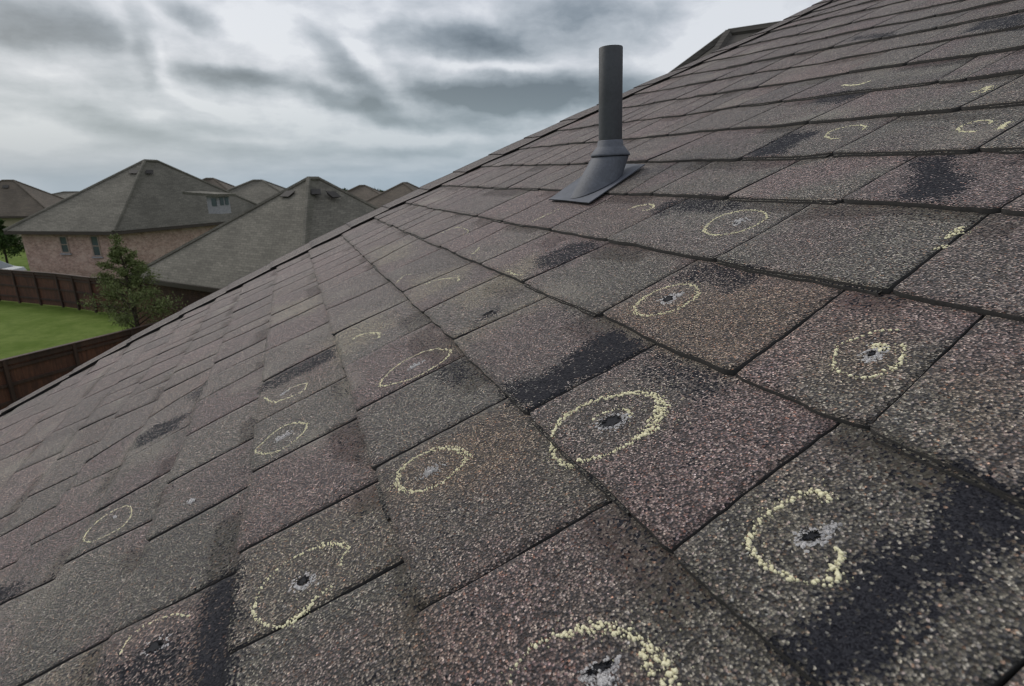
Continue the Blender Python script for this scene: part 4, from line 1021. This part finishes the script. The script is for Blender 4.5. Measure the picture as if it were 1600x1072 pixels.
# ------------------------------------------------------------------ fences
def wood(name, c1, c2):
    m, T, b = new_mat(name); tc = T.N('ShaderNodeTexCoord').outputs['Object']
    mp = T.N('ShaderNodeMapping'); T.l.new(tc, mp.inputs[0]); mp.inputs['Scale'].default_value = (1, 1, .12)
    n = T.noise(mp.outputs[0], 9, 4, .6); n2 = T.noise(mp.outputs[0], 45, 3, .6); n3 = T.noise(tc, .8, 3, .5)
    c = T.mix(T.mr(n, .3, .7), c1, c2); c = T.vm('SCALE', c, sc=T.math('MULTIPLY', T.mr(n2, .3, .7, .8, 1.2), T.mr(n3, .3, .7, .8, 1.2))).outputs[0]
    T.l.new(c, b.inputs['Base Color']); b.inputs['Roughness'].default_value = .8; bump(T, b, n2, .4, .01); return m
M['wood'] = wood('stained_fence_boards', srgb(92, 58, 42), srgb(68, 42, 32))
M['wood_dark'] = wood('stained_fence_rails', srgb(66, 46, 36), srgb(48, 34, 28))
def fence(name, label, pts, top, rails_side=-1, cap=True):
    P_ = [np.array([p[0], p[1], 0.]) for p in pts]; f0 = P_[0]; rz = math.atan2(*(P_[1] - P_[0])[[1, 0]])
    r = root(name, (f0[0], f0[1], 0), rz, label, 'fence', None); rr = random.Random(len(label))
    bd, rl, cp, n_post = MB(), MB(), MB(), 0
    for a, b in zip(P_[:-1], P_[1:]):
        d = b - a; L = np.linalg.norm(d); d /= L; nm = np.array([d[1], -d[0], 0]) * rails_side
        x = 0
        while x < L - .01:
            w = min(.14, L - x); hh = top - .03 + rr.uniform(-.012, .004)
            bd.box(a + d * x + np.array([0, 0, .04]) + nm * rr.uniform(0, .005), d * (w - .002), nm * -.02, np.array([0, 0, hh - .04])); x += .145
        for z in (.3, top * .5, top - .32): rl.box(a + nm * .006 + np.array([0, 0, z]), d * L, nm * .038, np.array([0, 0, .09]))
        if cap: cp.box(a - nm * .05 + np.array([0, 0, top - .028]), d * L, nm * .14, np.array([0, 0, .035])); cp.box(a + nm * .045 + np.array([0, 0, top - .17]), d * L, nm * .02, np.array([0, 0, .14]))
        k = int(L // 2.4) + 1
        for i in range(k):
            pb = MB(); pb.box(a + d * (i * L / k) + nm * .006, d * .09, nm * .09, np.array([0, 0, top - .035])); part('post', pb.v, pb.f, M['wood_dark'], r)
    part('boards', bd.v, bd.f, M['wood'], r); part('rails', rl.v, rl.f, M['wood_dark'], r)
    if cap: part('cap_rail', cp.v, cp.f, M['wood_dark'], r)
    return r
q = lambda a, b: at(a, b, 0)
f1 = [at(-260, 447, 0), at(0, 470, 0), at(100, 480, 0), at(151, 488, 0), at(245, 495, 0)]
fence('fence', 'far brown board fence between the lawn and the tan brick house', f1, 1.8, 1)
n0, n1, n2_ = at(-300, 640, 1.6), at(0, 563, 1.6), at(201, 514.5, 1.6); dn_ = (n2_ - n1); n3_ = n2_ + dn_ * .42
n0 = n1 - dn_ * 1.6
fence('fence', 'near brown board fence along the lawn, disappearing behind the foreground roof', [n0, n1, n2_, n3_], 1.6, 1)
f3a = n3_; f3b = np.array([A2[0], A2[1], 0]) + np.array([e[0], e[1], 0]) * 1.0 - np.array([pe_[0], pe_[1], 0]) * .6
fence('fence', 'short brown fence in front of the low house with the broad grey roof', [f3b, f3b + np.array([e[0], e[1], 0]) * 8.0], 1.75, -1, False)

# ------------------------------------------------------------------ vegetation
def leaf_mat(name, c1, c2):
    m, T, b = new_mat(name); tc = T.N('ShaderNodeTexCoord').outputs['Object']
    n = T.noise(tc, 2.2, 3, .6); n2 = T.noise(tc, 23, 3, .7)
    c = T.mix(T.mr(n, .35, .65), c1, c2); c = T.vm('SCALE', c, sc=T.mr(n2, .3, .7, .7, 1.35)).outputs[0]
    T.l.new(c, b.inputs['Base Color']); b.inputs['Roughness'].default_value = .9; b.inputs['Specular IOR Level'].default_value = .15; return m
M['leaf'] = leaf_mat('olive_leaves', srgb(86, 96, 58), srgb(108, 116, 76))
M['leaf_dark'] = leaf_mat('dark_leaves', srgb(46, 62, 34), srgb(62, 80, 42))
M['bark'] = plain('bark', srgb(58, 48, 40), .9, .3, 12)
def tree(name, label, base, h, cr, zc0, nleaf, leaf, mat, seed, narrow=1.0, group=None):
    r_ = random.Random(seed); b = np.asarray(base, float); rt = root(name, b, 0, label, 'tree', group)
    tr = MB(); top = b + np.array([r_.uniform(-.1, .1), 0, h * .93]); mid = b + (top - b) * .5 + np.array([.06, .05, 0])
    tr.tube([b, b + (mid - b) * .5, mid, top], [h * .022, h * .017, h * .012, .012], 9)
    tips = []
    nb = 34
    for i in range(nb):
        t = .24 + .72 * (i + r_.random() * .6) / nb; a0 = b + (top - b) * t; an = i * 2.4 + r_.uniform(-.4, .4)
        prof = min(1, ((1 - t) * 1.35 + .06)) ** 1.1 * (1 if t > .34 else .8)
        L = cr * prof * r_.uniform(.7, 1.08)
        d = np.array([math.cos(an), math.sin(an), r_.uniform(.35, .75)]) ; e_ = a0 + d * L
        m_ = a0 + d * L * .5 + np.array([0, 0, .06 * L]); tr.tube([a0, m_, e_], [h * .006, h * .0035, .006], 5, False)
        tips += [(a0 + (e_ - a0) * s_, L * .30) for s_ in (.45, .7, .9, 1.0)]
        for j in range(3):
            s_ = r_.uniform(.35, .9); a1 = a0 + (e_ - a0) * s_; d2 = d + np.array([r_.uniform(-.8, .8), r_.uniform(-.8, .8), r_.uniform(-.2, .5)]); e2_ = a1 + d2 * L * .32
            tr.tube([a1, e2_], [.009, .004], 4, False); tips.append((e2_, L * .24))
    for j in range(7): tips.append((top + np.array([r_.uniform(-.1, .1), r_.uniform(-.1, .1), r_.uniform(-.2, .22)]), .16))
    part('trunk', tr.v, tr.f, M['bark'], rt, True)
    N = nleaf; V_ = np.zeros((N * 4, 3)); g = np.random.default_rng(seed)
    ti = g.integers(0, len(tips), N); cen = np.array([tips[i][0] for i in ti]); rd = np.array([max(.12, tips[i][1]) for i in ti])
    pos = cen + g.normal(0, .55, (N, 3)) * rd[:, None] * np.array([1, 1, .75])
    a = g.normal(0, 1, (N, 3)); a /= np.linalg.norm(a, axis=1)[:, None]; c_ = np.cross(a, g.normal(0, 1, (N, 3))); c_ /= np.linalg.norm(c_, axis=1)[:, None]
    l = leaf * g.uniform(.7, 1.3, (N, 1)); w = l * .42
    V_[0::4] = pos - a * l; V_[1::4] = pos + c_ * w; V_[2::4] = pos + a * l; V_[3::4] = pos - c_ * w
    fs = [(4 * i, 4 * i + 1, 4 * i + 2, 4 * i + 3) for i in range(N)]
    part('crown', V_, fs, mat, rt)
    return rt
tp = aty(211, 500, 19.2); tb = np.array([tp[0], tp[1], 0.]); th_ = aty(211, 366, 19.2)[2]
tree('young_tree', 'young bushy tree on the lawn in front of the brick wall, behind the near fence', tb, th_, 1.42, 0, 13000, .042, M['leaf'], 4)
tree('garden_tree', 'dark green tree beside the tan brick house at the left edge of the photo', np.array([aty(8, 400, 41.)[0], 41., 0]), 4.1, 1.5, 0, 9000, .09, M['leaf_dark'], 9)
g2 = 'tree tops on the skyline'
for i, (px, py, Y, lb) in enumerate([(537, 294, 95, 'dark tree top just right of the broad grey hip roof'), (597, 297, 90, 'dark tree top between the two brownish roof peaks')]):
    p_ = aty(px, py, Y); tree('distant_tree', lb, (p_[0], p_[1], 0), p_[2], 3.6, 0, 3500, .28, M['leaf_dark'], 20 + i, group=g2)

# ------------------------------------------------------------------ parked car beyond the far fence
def car():
    m, T, b = new_mat('silver_car_paint'); tc = T.N('ShaderNodeTexCoord').outputs['Object']
    T.l.new(T.mix(T.noise(tc, 3, 3, .5), srgb(150, 155, 158), srgb(168, 172, 174)), b.inputs['Base Color']); b.inputs['Roughness'].default_value = .25; b.inputs['Metallic'].default_value = .3
    tyre = plain('tyre_rubber', srgb(26, 26, 27), .8); rim = plain('wheel_rim', srgb(140, 142, 145), .35, metal=.6)
    o = aty(-34, 420, 34.5); o = np.array([o[0], o[1], 0]); rz = .12
    r = root('parked_car', o, rz, 'pale grey parked car beyond the far fence, left of the tan brick house', 'car')
    ca, sa = math.cos(rz), math.sin(rz); X = lambda x, y, z: o + np.array([ca * x - sa * y, sa * x + ca * y, z])
    prof = [(-2.2, .35), (-2.25, .75), (-2.05, .98), (-1.15, 1.05), (-.55, 1.48), (.75, 1.52), (1.55, 1.08), (2.1, 1.0), (2.25, .7), (2.2, .35)]
    V_ = []; 
    for y, k in ((-.86, .93), (-.8, 1.0), (.8, 1.0), (.86, .93)):
        for x, z in prof: V_.append(X(x * (1 if k == 1 else .985), y * (1 if z < 1.1 else .82), z if k == 1 else (z if z < 1.06 else z * .985)))
    n = len(prof); f = []
    for j in range(3):
        for i in range(n): f.append((j * n + i, j * n + (i + 1) % n, (j + 1) * n + (i + 1) % n, (j + 1) * n + i))
    f.append(tuple(range(n))[::-1]); f.append(tuple(range(3 * n, 4 * n)))
    part('body', V_, f, m, r)
    for s in (-1, 1):
        y = s * .875
        mb = MB(); q_ = [(-1.0, 1.07), (-.5, 1.40), (.7, 1.44), (1.35, 1.08)]; yy = [s * .872, s * .74, s * .74, s * .872]
        pts = [X(x, b_, z) for (x, z), b_ in zip(q_, yy)]; pts2 = [X(x, b_ - s * .1, z) for (x, z), b_ in zip(q_, yy)]
        mb.add(pts + pts2, [(0, 1, 2, 3), (7, 6, 5, 4), (0, 4, 5, 1), (1, 5, 6, 2), (2, 6, 7, 3), (3, 7, 4, 0)]); part('side_window', mb.v, mb.f, M['glass'], r)
        for x in (-1.4, 1.4):
            mb = MB(); mb.tube([X(x, s * .72, .33), X(x, s * .90, .33)], [.33, .33], 24); w = part('wheel', mb.v, mb.f, tyre, r)
            mb = MB(); mb.tube([X(x, s * .895, .33), X(x, s * .91, .33)], [.2, .19], 18); part('rim', mb.v, mb.f, rim, w, base=r)
    for xs_, nm_ in (((-1.17, 1.07, -.6, 1.46), 'rear_window'), ((1.53, 1.10, .8, 1.50), 'windscreen')):
        x0, z0, x1, z1 = xs_; dx = .02 if x0 > 0 else -.02; pts = [X(x0 + dx, -.7, z0), X(x0 + dx, .7, z0), X(x1 + dx, .6, z1), X(x1 + dx, -.6, z1)]; pts += [p - np.array([0, 0, .05]) for p in pts]
        part(nm_, pts, [(0, 1, 2, 3), (7, 6, 5, 4), (0, 4, 5, 1), (1, 5, 6, 2), (2, 6, 7, 3), (3, 7, 4, 0)], M['glass'], r)
    lm = plain('lamp_glass', srgb(190, 190, 185), .2)
    for s in (-1, 1):
        mb = MB(); c = X(2.19, s * .58 - .14, .72); mb.box(c, X(2.27, s * .58 - .14, .72) - c, X(2.19, s * .58 + .14, .72) - c, np.array([0, 0, .13])); part('headlight', mb.v, mb.f, lm, r)
car()
print('objects', len(bpy.data.objects), 'roof verts', len(roof.data.vertices))
